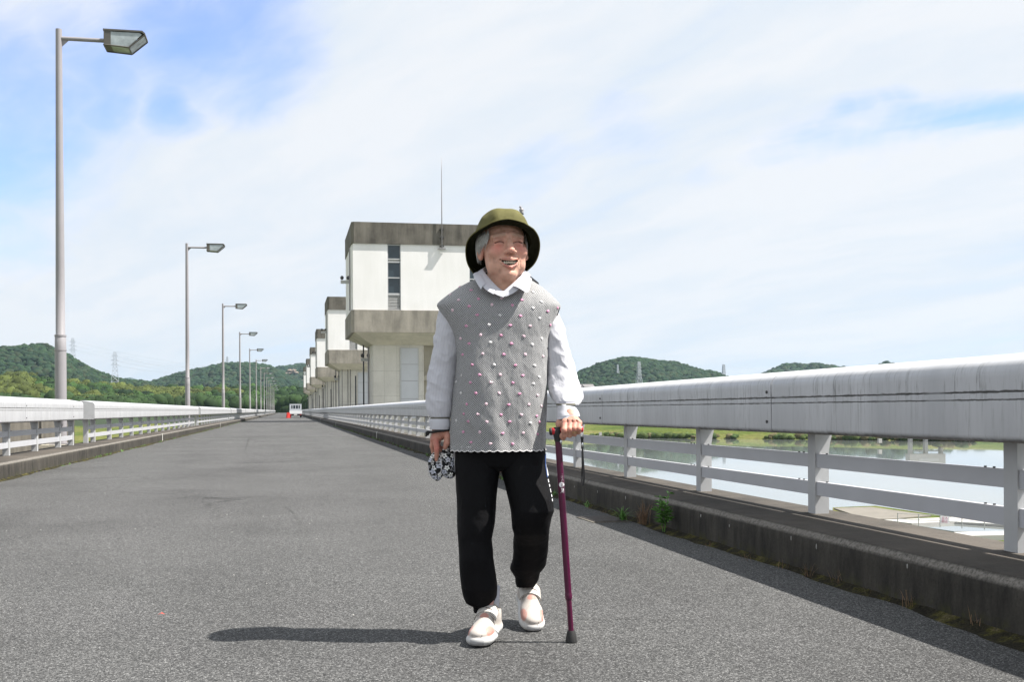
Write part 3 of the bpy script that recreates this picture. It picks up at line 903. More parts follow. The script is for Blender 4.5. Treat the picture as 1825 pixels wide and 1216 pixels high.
hill('hill_low', 1900, 260, [(1320, 690), (1360, 669), (1380, 661), (1400, 654), (1430, 650), (1460, 650), (1485, 655), (1530, 664), (1570, 662)], 0,
     'low wooded hill showing just over the right guard rail', 6.0, 1500, 7)
hill('hill_small', 1900, 200, [(1545, 672), (1570, 652), (1582, 648), (1596, 652), (1640, 672)], 0,
     'small wooded hilltop barely showing over the right guard rail', 5.0, 350, 8)
# distant blue mountain
pts_ = [(140, 700), (180, 688), (205, 680), (222, 674), (232, 673), (248, 678), (262, 681), (330, 698)]
V = []
for px, py in pts_:
    for dz, t in ((1.0, 0), (0.0, -1), (0.0, 1)):
        q = P(px, py, 7500 + t * 500)
        V.append((q[0], q[1], -9 + (q[2] + 9) * dz))
F_ = []
for i in range(len(pts_) - 1):
    F_ += [(i * 3, i * 3 + 1, i * 3 + 4, i * 3 + 3), (i * 3, i * 3 + 3, i * 3 + 5, i * 3 + 2)]
tag(MB().add(V, F_).build('mountain', M['far_hill'], smooth=True), kind='structure')
# bare rock face of the quarry
q = P(523, 664, 2215)
rock = MB()
rg_ = np.random.default_rng(5)
for k in range(14):
    px, py = rg_.uniform(500, 530), rg_.uniform(659, 667)
    if k < 6: px, py = rg_.uniform(516, 530), rg_.uniform(658, 666)
    q = P(px, py, 2150)
    rock.ell(q, (rg_.uniform(3, 6), 8, rg_.uniform(1.6, 3.2)), 8, 6)
tag(rock.build('rock_face', M['quarry']), 'pale bare rock face on the hill beside the gate houses', 'rock')

# nearer woods along the meadow's far edge
rg = np.random.default_rng(77)
pts, sz, cs = [], [], []
front = [(-300, 430), (0, 440), (150, 450), (300, 500), (450, 520), (560, 500), (620, 470), (760, 470)]
tops = [(-300, 668), (0, 668), (40, 662), (80, 672), (120, 676), (180, 682), (240, 686), (290, 690), (330, 686), (400, 688), (470, 688), (520, 690), (560, 692), (640, 694), (760, 700)]
for _ in range(2600):
    px = rg.uniform(-280, 740); t = rg.uniform(0, 1)
    zc = np.interp(px, [f[0] for f in front], [f[1] for f in front]) + t * 170
    topy = np.interp(px, [f[0] for f in tops], [f[1] for f in tops]) + 24 * (1 - t) ** 1.3
    topz = P(px, topy, zc)[2] - rg.uniform(0, 3.5) * (1 if t > .6 else 1.6)
    s_ = rg.uniform(2.4, 4.6)
    q = P(px, topy, zc)
    pts.append((q[0], q[1], topz - s_ * .8)); sz.append((s_, s_, s_ * rg.uniform(.8, 1.25)))
    q3 = np.array([[px * .012, t * 3.0, 0]])
    bam = vnoise(q3, 1.0, 12)[0] + (.35 if px < 330 else -.35) - abs(t - .35) * .6
    if bam > .02:
        c = np.array((.062, .078, .020)) * rg.uniform(.6, 1.25)
    else:
        c = np.array(((.018, .040, .012), (.028, .056, .015), (.012, .027, .010))[rg.integers(3)]) * rg.uniform(.7, 1.3)
    cs.append(c)
# skirt so no daylight shows under the crowns
for _ in range(900):
    px = rg.uniform(-280, 740)
    zc = np.interp(px, [f[0] for f in front], [f[1] for f in front]) + rg.uniform(-6, 10)
    q = P(px, 720, zc); s_ = rg.uniform(2.5, 4.5)
    pts.append((q[0], q[1], rg.uniform(-3.5, 5))); sz.append((s_, s_, s_))
    cs.append(np.array((.022, .042, .013)) * rg.uniform(.7, 1.4))
crowns('woodland', pts, sz, cs, I1, 'mixed green and yellow bamboo woodland beyond the left guard rail', leaves=150, seed=31)
# sloping ground under that wood
V = []
for px in range(-300, 780, 30):
    zf = np.interp(px, [f[0] for f in front], [f[1] for f in front])
    ty = np.interp(px, [f[0] for f in tops], [f[1] for f in tops])
    for t, h in ((-.15, 0.0), (.05, .55), (1.0, .8), (1.4, .0)):
        q = P(px, ty, zf + t * 170)
        V.append((q[0], q[1], -5 + (q[2] + 5) * h * .92))
n_ = len(range(-300, 780, 30))
tag(MB().add(V, [(i * 4 + j, i * 4 + j + 1, i * 4 + j + 5, i * 4 + j + 4) for i in range(n_ - 1) for j in range(3)]).build('wood_slope', M['far_hill'], smooth=True), kind='structure')
# shoreline bushes on the far bank
pts, sz, cs = [], [], []
for k in range(420):
    t = rg.uniform(cum[1], cum[6]); x = np.interp(t, ts, sx); y = np.interp(t, ts, sy); jj = np.interp(t, ts, jit)
    if vnoise(np.array([[t * .06, 0, 0]]), 1, 4)[0] < -.05 and rg.uniform() < .8: continue
    o = rg.uniform(0, 2.5) + jj; s_ = rg.uniform(.35, 1.05)
    pts.append((x + sdirn[0] * o, y + sdirn[1] * o, -7.0 + s_ * .4)); sz.append((s_ * 1.4, s_ * 1.4, s_))
    cs.append(np.array(((.03, .05, .014), (.05, .07, .02), (.09, .08, .04))[rg.integers(3)]) * rg.uniform(.8, 1.4))
crowns('shore_scrub', pts, sz, cs, I1, 'dark scrub along the waterline of the far bank', leaves=80, seed=33)
# tree clumps behind the far bank, below the east hill
pts, sz, cs = [], [], []
for k in range(500):
    px = rg.uniform(980, 1900); zc = rg.uniform(620, 760)
    q = P(px, 700, zc); s_ = rg.uniform(3, 6)
    pts.append((q[0], q[1], -3 + rg.uniform(2, 9))); sz.append((s_, s_, s_ * 1.1))
    cs.append(np.array(GREENS[rg.integers(5)]) * rg.uniform(.8, 1.4))
crowns('bank_trees', pts, sz, cs, I1, 'belt of trees far behind the river bank, mirrored in the water', leaves=60, seed=35)

# houses at the foot of the east hill
M['roof'] = simple('grey_roof_tile', (.16, .15, .15), .7, .2, 1)
M['plaster'] = simple('pale_plaster', (.6, .58, .54), .8, .08, 1)
for k, (px, w, lb) in enumerate(((1036, 9, 'small pale house under the east hill, touching the sleeve'), (1047, 7, 'smaller pale house beside it, right of the sleeve'))):
    q = P(px, 692, 760)
    r_ = empty('house', (q[0], q[1], q[2] - 5), R(10))
    MB().box(-w / 2, w / 2, -3, 3, 0, 5.6).build('wall', M['plaster'], r_)
    MB().prism([(-3.8, 5.602), (3.8, 5.602), (0, 7.6)], -w / 2 - .5, w / 2 + .5, axis='x').build('roof', M['roof'], r_)
    m = MB()
    for x in (-w * .3, 0, w * .3):
        MB().box(x - .7, x + .7, -3.06, -3.005, 3.2, 4.4).build('window', M['glass'], r_)
    tag(r_, lb, 'house', 'houses under the east hill')

# ------------------------------------------------------------------ pylons and lines
M['pylon'] = simple('pylon_steel', (.33, .36, .40), .5, .05, 1)
def make_pylon(H, w, r):
    root = empty('pylon')
    m = MB(); lv = [0, .2, .37, .5, .61, .7, .78, .86, .93, 1.0]
    def wd(t): return w * (1 - t) ** 1.0 * .9 + w * .10 if t < .6 else w * (.46 - .4 * (t - .6))
    cs_ = [[(sx_ * wd(t) / 2, sy_ * wd(t) / 2, t * H) for sx_, sy_ in ((-1, -1), (1, -1), (1, 1), (-1, 1))] for t in lv]
    for a, b in zip(cs_[:-1], cs_[1:]):
        for i in range(4):
            m.bar(a[i], b[i], r); m.bar(a[i], b[(i + 1) % 4], r * .6); m.bar(a[(i + 1) % 4], b[i], r * .6)
            m.bar(b[i], b[(i + 1) % 4], r * .6)
    m.build('tower', M['pylon'], root)
    for t in (.66, .78, .90):
        L = w * (.42 if t < .85 else .33)
        a = MB()
        for s in (-1, 1):
            a.bar((0, 0, t * H), (s * L, 0, t * H), r * .8); a.bar((0, 0, (t + .04) * H), (s * L, 0, t * H), r * .6)
            a.bar((s * L, 0, t * H), (s * L, 0, (t - .03) * H), r * .7)
        a.build('crossarm', M['pylon'], root)
    return root
pyl = []
for px, ytop, ybase, zc, lb in ((205, 628, 694, 1150, 'lattice pylon standing in the dip left of centre, the clearest of the left ones'),
                                (130, 603, 664, 1900, 'pale lattice pylon on the west hill, just right of the nearest lamp pole'),
                                (405, 636, 662, 2300, 'faint small pylon behind the third street lamp'),
                                (1139, 645, 692, 1180, 'lattice pylon in front of the east hill'),
                                (1218, 648, 672, 2100, 'faint pylon on the right shoulder of the east hill'),
                                (1290, 650, 690, 1700, 'pylon standing clear in the sky right of the east hill'),
                                (1101, 650, 672, 1330, 'thin pylon low on the left side of the east hill')):
    a, b = P(px, ytop, zc), P(px, ybase, zc)
    H = a[2] - b[2]
    o = make_pylon(H, H * .24, .00017 * zc)
    o.location = (b[0], b[1], b[2]); o.rotation_euler = (0, 0, -TH + R(20))
    tag(o, lb, 'pylon', 'power pylons on the horizon'); pyl.append((a, H))
def line(A, B, drop, r):
    pts = []
    for i in range(25):
        t = i / 24
        p = A * (1 - t) + B * t
        p = p.copy(); p[2] -= drop * 4 * t * (1 - t)
        pts.append(p)
    return pts
wl = MB()
for dz in (.10, .22, .34):
    A = pyl[0][0] - np.array([0, 0, pyl[0][1] * dz]); B = pyl[2][0] - np.array([0, 0, pyl[2][1] * dz])
    C_ = pyl[1][0] - np.array([0, 0, pyl[1][1] * dz])
    wl.tube(line(A, B, 14, 0), .13, 4); wl.tube(line(C_, P(620, 668 + dz * 30, 2400), 16, 0), .16, 4)
tag(wl.build('power_line', M['pylon']), 'thin sagging power lines strung between the left pylons', 'power line')
wl = MB()
for dz in (.10, .34):
    A = pyl[5][0] - np.array([0, 0, pyl[5][1] * dz])
    wl.tube(line(A, P(1520, 652 + 10 * dz, 1900), 5, 0), .09, 4)
tag(wl.build('power_line', M['pylon']), 'faint power line running right from the pylon clear in the sky', 'power line')

# ------------------------------------------------------------------ light truck and cone
M['truck'] = simple('white_truck_paint', (.86, .86, .86), .35, .03, 2)
M['black'] = simple('black_rubber', (.02, .02, .02), .7, .2, 9)
M['red'] = simple('red_plastic', (.50, .03, .022), .5, .1, 5)
M['taillight'] = simple('red_taillight', (.4, .02, .02), .3, .1, 5)
T = empty('pickup_truck', (.99, 134.0, 0))
MB().box(-.70, .70, 0, 1.95, .42, .50).box(-.70, .70, -.02, .02, .50, .80).box(-.72, -.68, .03, 1.93, .50, .80).box(.68, .72, .03, 1.93, .50, .80).build('cargo_bed', M['truck'], T)
MB().prism([(2.0, .40), (3.2, .35), (3.25, .9), (2.95, 1.58), (2.06, 1.60), (2.0, 1.5)], -.69, .69, axis='x').build('cab', M['truck'], T)
MB().box(-.5, .5, 1.985, 1.997, 1.05, 1.45).build('rear_window', M['glass'], T)
gd_ = MB()
for x in (-.62, -.31, 0, .31, .62): gd_.box(x - .03, x + .03, 1.90, 1.93, .80, 1.5)
gd_.box(-.65, .65, 1.895, 1.935, 1.5, 1.56).build('guard_frame', M['truck'], T)
MB().box(-.2, .15, -.035, -.021, .28, .42).build('number_plate', M['plaster'], T)
MB().box(-.66, .66, .02, .08, .26, .419).build('bumper', M['black'], T)
for s in (-1, 1):
    MB().box(s * .55 - .09, s * .55 + .09, -.01, .019, .33, .41).build('tail_light', M['taillight'], T)
    MB().box(s * .78 - .06, s * .78 + .06, 2.9, 2.95, 1.05, 1.25).build('mirror', M['black'], T)
    for y in (.5, 2.6):
        MB().tube([(s * .52, y, .25), (s * .67, y, .25)], .25, 16).build('wheel', M['black'], T)
tag(T, 'small white pickup truck parked far down the road, seen from behind', 'pickup truck')
cn = empty('traffic_cone', (.05, 128.5, 0))
MB().box(-.19, .19, -.19, .19, .0, .04).build('base', M['red'], cn)
MB().tube([(0, 0, .04), (0, 0, .62)], [.16, .09], 12).build('cone', M['red'], cn, 40)
tag(cn, 'red traffic cone left of the parked truck', 'traffic cone')
cn2 = copy_tree(cn); cn2.location = (.22, 129.6, 0)
tag(cn, 'red traffic cone left of the parked truck, the farther left of two', 'traffic cone', 'red cones by the truck')
tag(cn2, 'red traffic cone nearly touching the parked truck', 'traffic cone', 'red cones by the truck')

# ------------------------------------------------------------------ river side works under the rail on the right
M['pale'] = simple('pale_concrete', (.17, .155, .13), .85, .15, .8)
M['pale2'] = simple('white_concrete', (.38, .37, .35), .8, .1, .8)
def slab(pix, z, th, name, mat, kind=None):
    """flat slab on level z whose corners are given as photograph pixels"""
    vs = []
    for px, py in pix:
        vh = 730.8 - ROLL * (px - 912.5)
        zc = F * (EYE - z) / (py - vh)
        q = P(px, py, zc); vs.append((q[0], q[1]))
    m = MB().prism([(a, b) for a, b in vs], z - th, z, axis='z')
    o = m.build(name, mat)
    if kind: tag(o, kind=kind)
    return o
slab([(1484, 905), (1560, 902), (1690, 921), (1900, 935), (2300, 1010), (1900, 1300), (1500, 1000)], -6.9, 1.5, 'fishway_bank', M['grass'], 'structure')
slab([(1486, 906), (1552, 904), (1660, 919), (1580, 926), (1540, 924)], -6.8, .4, 'apron_slab', M['pale'], 'structure')
slab([(1575, 927), (1700, 922), (1900, 938), (1900, 944), (1702, 930), (1625, 933.5)], -6.6, .6, 'fishway_wall', M['pale2'])
slab([(1700, 949), (1900, 944), (1900, 952), (1712, 956)], -6.6, .6, 'fishway_wall', M['pale2'])
for o, lb in zip([o for o in bpy.data.objects if o.name.startswith('fishway_wall')], ('white concrete channel wall behind the small notice by the river', 'white concrete channel wall in front of the small notice by the river')):
    tag(o, lb, 'wall', 'fishway walls')
slab([(1625, 936), (1700, 931.5), (1900, 946), (1900, 949), (1700, 948)], -6.75, .1, 'channel_water', M['water'], 'structure')
def ground_at(px, py, z):
    vh = 730.8 - ROLL * (px - 912.5)
    return P(px, py, F * (EYE - z) / (py - vh))
fn_ = empty('railing', tuple(ground_at(1700, 940, -6.6)))
m = MB()
A = np.array(ground_at(1600, 936, -6.6)) - np.array(fn_.location); B = np.array(ground_at(1880, 952, -6.6)) - np.array(fn_.location)
for t in np.linspace(0, 1, 8):
    p = A + (B - A) * t
    MB().tube([tuple(p), tuple(p + np.array([0, 0, .75]))], .03, 6).build('post', M['post'], fn_)
for h in (.72, .38):
    MB().tube([tuple(A + np.array([0, 0, h])), tuple(B + np.array([0, 0, h]))], .018, 6).build('rail', M['post'], fn_)
tag(fn_, 'thin pale railing along the river channel', 'railing')
q = ground_at(1683, 939.5, -6.6)
sg = empty('notice', (q[0] - .05, q[1] - .12, q[2] - .0), -TH)
M['paper'] = material('white_notice_board', (.8, .78, .8), .6)
M['printred'] = material('red_print', (.55, .12, .25), .6)
MB().box(-.30, .30, -.015, .015, .22, .70).build('board', M['paper'], sg)
tx = bpy.data.curves.new('writing', 'FONT'); tx.body = '立入\n禁止'; tx.size = .20; tx.align_x = 'CENTER'; tx.extrude = .002
tx.materials.append(M['printred'])
t0_ = bpy.data.objects.new('writing', tx); col.objects.link(t0_)
tm_ = bpy.data.meshes.new_from_object(t0_.evaluated_get(bpy.context.evaluated_depsgraph_get())); bpy.data.objects.remove(t0_)
to = link('writing', tm_, sg)
to.location = (0, -.019, .48); to.rotation_euler = (R(90), 0, 0)
tag(sg, 'small white notice with red writing hung on the pale railing', 'notice')
# sluice on the far shore: legs in the water, block on top (mostly behind the rail), mirrored below
q = P(1650, 787, 268)
sl = empty('sluice_tower', (q[0], q[1], -7.3), -TH + R(4))
for x in (-3.8, -.1, 3.6):
    MB().box(x - .35, x + .35, -.6, .6, -.2, 3.0).build('leg', M['pale2'], sl)
MB().box(-4.4, 4.2, -1.2, 1.2, 3.0, 5.8).build('gate_room', M['pale2'], sl)
MB().box(-2.2, 2.6, -1.22, -1.202, 4.1, 4.7).build('vent_grille', M['louvre'], sl)
MB().box(-3.4, 3.2, -.2, .0, 2.2, 2.5).build('cross_beam', M['pale2'], sl)
tag(sl, 'pale sluice tower on legs at the far waterline, seen under the rail', 'sluice tower')
# scattered white marker posts on the far bank
mk = MB().box(-.35, .35, -.3, .3, -.2, .7).mesh('marker_stone', M['pale2'])
first = True
for px, py, wh in ((1070, 776, 'left'), (1200, 774, 'middle'), (1346, 776, 'right'), (1568, 789, 'far')):
    q = ground_at(px, py, -6.4)
    o = link('marker_stone', mk, None, (q[0], q[1], -6.3))
    tag(o, 'small white marker block on the far grassy bank at the %s' % wh if wh != 'far' else 'small white marker block left of the sluice tower', 'marker', 'white markers on the far bank')

# ------------------------------------------------------------------ air
hz_ = MB().box(-5200, 5200, -420, 8600, -10.2, 262)
m_ = bpy.data.materials.new('haze'); m_.use_nodes = True
m_.node_tree.nodes.clear()
ou = m_.node_tree.nodes.new('ShaderNodeOutputMaterial'); pv = m_.node_tree.nodes.new('ShaderNodeVolumePrincipled')
pv.inputs['Color'].default_value = (.60, .80, 1.0, 1); pv.inputs['Density'].default_value = HAZE
pv.inputs['Anisotropy'].default_value = .3
m_.node_tree.links.new(pv.outputs[0], ou.inputs['Volume'])
if HAZE: tag(hz_.build('haze', m_), kind='stuff')

# ------------------------------------------------------------------ weeds, grate, small things at the kerb
M['weed'] = simple('green_weed_leaf', (.10, .24, .04), .6, .35, 20)
M['drygrass'] = simple('dry_stalk', (.19, .12, .07), .9, .3, 30)
def blades(m, cx, cy, n, h, lean, w, seed, z0=0.0, droop=.4):
    rg2 = np.random.default_rng(seed)
    for _ in range(n):
        a = rg2.uniform(0, 6.283); l = h * rg2.uniform(.5, 1.1); le = lean * rg2.uniform(.3, 1.2)
        bx, by = cx + rg2.normal() * .012, cy + rg2.normal() * .02
        d = np.array([math.cos(a), math.sin(a), 0]); sd = np.array([-math.sin(a), math.cos(a), 0])
        pts = []
        for t in (0, .35, .7, 1.0):
            pts.append(np.array([bx, by, z0]) + d * le * l * t ** 1.5 + np.array([0, 0, l * (t - droop * le * t * t)]))
        ws = [w * .6, w, w * .75, w * .08]
        vs = []
        for p_, w_ in zip(pts, ws): vs += [p_ - sd * w_, p_ + sd * w_]
        m.add(vs, [(0, 1, 3, 2), (2, 3, 5, 4), (4, 5, 7, 6)])
def at_kerb(px, py): return ground_at(px, py, 0.0)
# leafy weed
q = at_kerb(1183, 951); q[0] = min(q[0], 2.355)
wd_ = empty('weed', (q[0], q[1], 0.01))
m = MB(); rgw = np.random.default_rng(9)
for s_ in range(5):
    a = rgw.uniform(0, 6.28); lean = .018
    MB().tube([(math.cos(a) * .004, math.sin(a) * .004, 0), (math.cos(a) * lean, math.sin(a) * lean * 1.4, .09 + .015 * s_)], .0013, 5).build('stem', M['weed'], wd_)
    top = np.array([math.cos(a) * lean, math.sin(a) * lean * 1.4, .09 + .015 * s_])
    for lv in np.linspace(.3, 1, 6):
        for k in range(4):
            aa = rgw.uniform(0, 6.28); l = rgw.uniform(.025, .045) * (1.1 if lv < .9 else .8)
            p0 = top * lv; d = np.array([math.cos(aa), math.sin(aa), rgw.uniform(.1, .8)]); d /= np.linalg.norm(d); sd = np.cross(d, (0, 0, 1)); sd /= np.linalg.norm(sd)
            mdp = p0 + d * l * .5; tip = p0 + d * l - np.array([0, 0, l * .25])
            m.add([p0, mdp - sd * l * .16, tip, mdp + sd * l * .16], [(0, 1, 2, 3)])
m.build('leaves', M['weed'], wd_); wd_.scale = (1.55, 1.55, 1.6)
tag(wd_, 'bright green leafy weed growing at the foot of the right kerb', 'weed')
q = at_kerb(1115, 930); q[0] = min(q[0], 2.36)
m = MB(); blades(m, 0, 0, 40, .13, 1.1, .0036, 5, droop=.5)
tag(m.build('grass_tuft', M['weed'], loc=(q[0] - .02, q[1], .01)), 'green grass tuft arching out beside the drain grate', 'grass tuft')
q = at_kerb(1148, 938); q[0] = min(q[0], 2.36)
m = MB(); blades(m, 0, 0, 60, .17, .45, .0014, 6, droop=.2); blades(m, 0, .05, 40, .11, .9, .0014, 7)
tag(m.build('dry_grass', M['drygrass'], loc=(q[0], q[1], .01)), 'dry reddish grass between the green tuft and the leafy weed', 'dry grass')
m = MB(); rgw = np.random.default_rng(19)
for px, py, n_, h_ in ((1330, 1000, 8, .05), (1438, 1030, 14, .09), (1500, 1043, 12, .10), (1640, 1085, 10, .11), (1560, 1060, 5, .05), (1755, 1120, 10, .09), (1265, 975, 8, .04), (1395, 1015, 7, .06), (1050, 908, 12, .03), (1075, 915, 12, .03)):
    q = at_kerb(px, py)
    blades(m, min(q[0], 2.37), q[1], n_, h_, .6, .0011, px)
tag(m.build('dry_weeds', M['drygrass']), 'thin dry weeds sprouting along the foot of the shaded kerb', 'weeds', kind='stuff')
m = MB(); 
for k in range(70):
    y = rgw.uniform(8, 60); blades(m, 2.35, y, 6, rgw.uniform(.04, .10), .9, .003, 100 + k)
    y = rgw.uniform(9, 90); blades(m, -3.17, y, 6, rgw.uniform(.03, .09), .9, .003, 300 + k)
tag(m.build('kerb_weeds', M['weed']), 'low weeds dotted along both kerbs into the distance', 'weeds', kind='stuff')
# drain grate
M['grate'] = simple('rusty_grate', (.10, .09, .085), .6, .3, 40)
q = at_kerb(1078, 927)
gr = empty('drain_grate', (q[0] - .02, q[1], 0.004), R(2))
MB().box(-.13, .13, -.20, .20, -.004, .0015).build('frame', M['conc_dark'], gr)
for k in range(11):
    MB().box(-.115, .115, -.185 + k * .036, -.185 + k * .036 + .014, .0018, .0075).build('bar', M['grate'], gr)
tag(gr, 'steel drain grate set in the road at the kerb foot', 'drain grate')
# pale drip spots on the kerb face
m = MB()
for px, py in ((1024, 868), (1065, 877), (1115, 888), (1176, 903), (1249, 920), (1410, 960), (1617, 1010), (1455, 975), (1300, 938)):
    vh = 730.8 - ROLL * (px - 912.5)
    # ray to kerb face x = 2.385
    d = P(px, py, 1.0) - np.array([0, 0, EYE]); t = 2.3858 / d[0]
    q = d * t + np.array([0, 0, EYE])
    m.ell(q, (.0030, .003 + .0012 * (px % 3), .008 + .0018 * (px % 4)), 8, 6)
tag(m.build('lime_drips', M['pale2'], smooth=True), 'small white lime drips on the shaded kerb face', 'drips', kind='stuff')
# cracks in the road surface, each a thin dark ribbon just above it
m = MB(); rgw = np.random.default_rng(41)
for pts in ([(512, 905), (530, 925), (545, 948), (552, 962)], [(445, 778), (438, 800), (432, 815)], [(365, 895), (385, 908), (378, 925)], [(395, 918), (372, 932)], [(120, 935), (190, 930), (262, 938)],
            [(640, 850), (700, 846), (770, 849)], [(1020, 1107), (1100, 1105), (1180, 1108), (1260, 1104), (1300, 1106)], [(560, 1012), (640, 1016), (720, 1010)], [(0, 980), (80, 986), (170, 978)], [(330, 842), (420, 838), (500, 843)]):
    W_ = [at_kerb(*p)[:2] for p in pts]
    path = []
    for a, b in zip(W_[:-1], W_[1:]):
        n_ = max(4, int(np.linalg.norm(b - a) / .05))
        for k in range(n_): path.append(a + (b - a) * k / n_ + rgw.normal(size=2) * .013)
    path = np.array(path); tn = np.gradient(path, axis=0); tn /= np.linalg.norm(tn, axis=1)[:, None] + 1e-9
    nn = np.stack([-tn[:, 1], tn[:, 0]], 1); w_ = (.0005 + .0010 * rgw.random(len(path)))[:, None] * np.linspace(1.2, .4, len(path))[:, None] * (1 + np.linalg.norm(path, axis=1)[:, None] * .12)
    A_ = np.concatenate([path - nn * w_, np.full((len(path), 1), .004)], 1); B_ = np.concatenate([path + nn * w_, np.full((len(path), 1), .004)], 1)
    m.add(np.stack([A_, B_], 1).reshape(-1, 3), [(2 * k, 2 * k + 1, 2 * k + 3, 2 * k + 2) for k in range(len(path) - 1)])
M['crack'] = simple('crack_dirt', (.036, .035, .032), .95, .3, 60)
tag(m.build('road_cracks', M['crack']), 'thin dark cracks wandering over the asphalt', 'cracks', kind='stuff')
# fallen leaf
q = at_kerb(287, 1099)
M['redleaf'] = simple('red_leaf', (.30, .05, .035), .7, .3, 60)
tag(MB().add([(-.014, 0, .004), (0, -.008, .010), (.016, 0, .005), (.002, .009, .013)], [(0, 1, 3), (1, 2, 3)]).build('fallen_leaf', M['redleaf'], loc=(q[0], q[1], 0.001)), 'tiny red fallen leaf lying on the asphalt left of the shadow', 'leaf')
# grit stones loose on the road
m = MB(); rgw = np.random.default_rng(29)
for k in range(60):
    x, y = rgw.uniform(-2.9, 2.1), rgw.uniform(2.5, 12); r = rgw.uniform(.0015, .004)
    m.ell((x, y, r * .6), (r, r * 1.3, r * .7), 5, 4)
tag(m.build('loose_grit', M['pale2']), 'loose pale grit scattered over the asphalt', 'grit', kind='stuff')
# ================================================================== the walker
ZP = 3.9
U0 = 895.0
_o = P(U0, 1000, ZP)
person = empty('person', (_o[0], _o[1], 0), -TH)
tag(person, 'smiling elderly walker in olive hat and checked pompom vest, leaning on a cane', 'person')
def L(u, v, dy=0.0):
    """person-local point (x right, y away from the camera, z up) seen at photograph pixel u, v"""
    q = P(u, v, ZP + dy) - np.array([_o[0], _o[1], 0])
    return np.array([q @ RT, q @ FW, q[2]])
def toPix(V):
    zc = ZP + V[:, 1]
    x = (V[:, 0] + ((U0 - 912.5) / F * math.cos(ROLL) + 0) * ZP + (-(1000 - 730.8) / F) * math.sin(ROLL) * ZP) / zc
    y = (V[:, 2] - EYE) / zc
    c, s = math.cos(ROLL), math.sin(ROLL)
    xi = x * c - y * s; yi = x * s + y * c
    return np.stack([912.5 + F * xi, 730.8 - F * yi], 1)
SC = ZP / F          # metres per photograph pixel at the walker

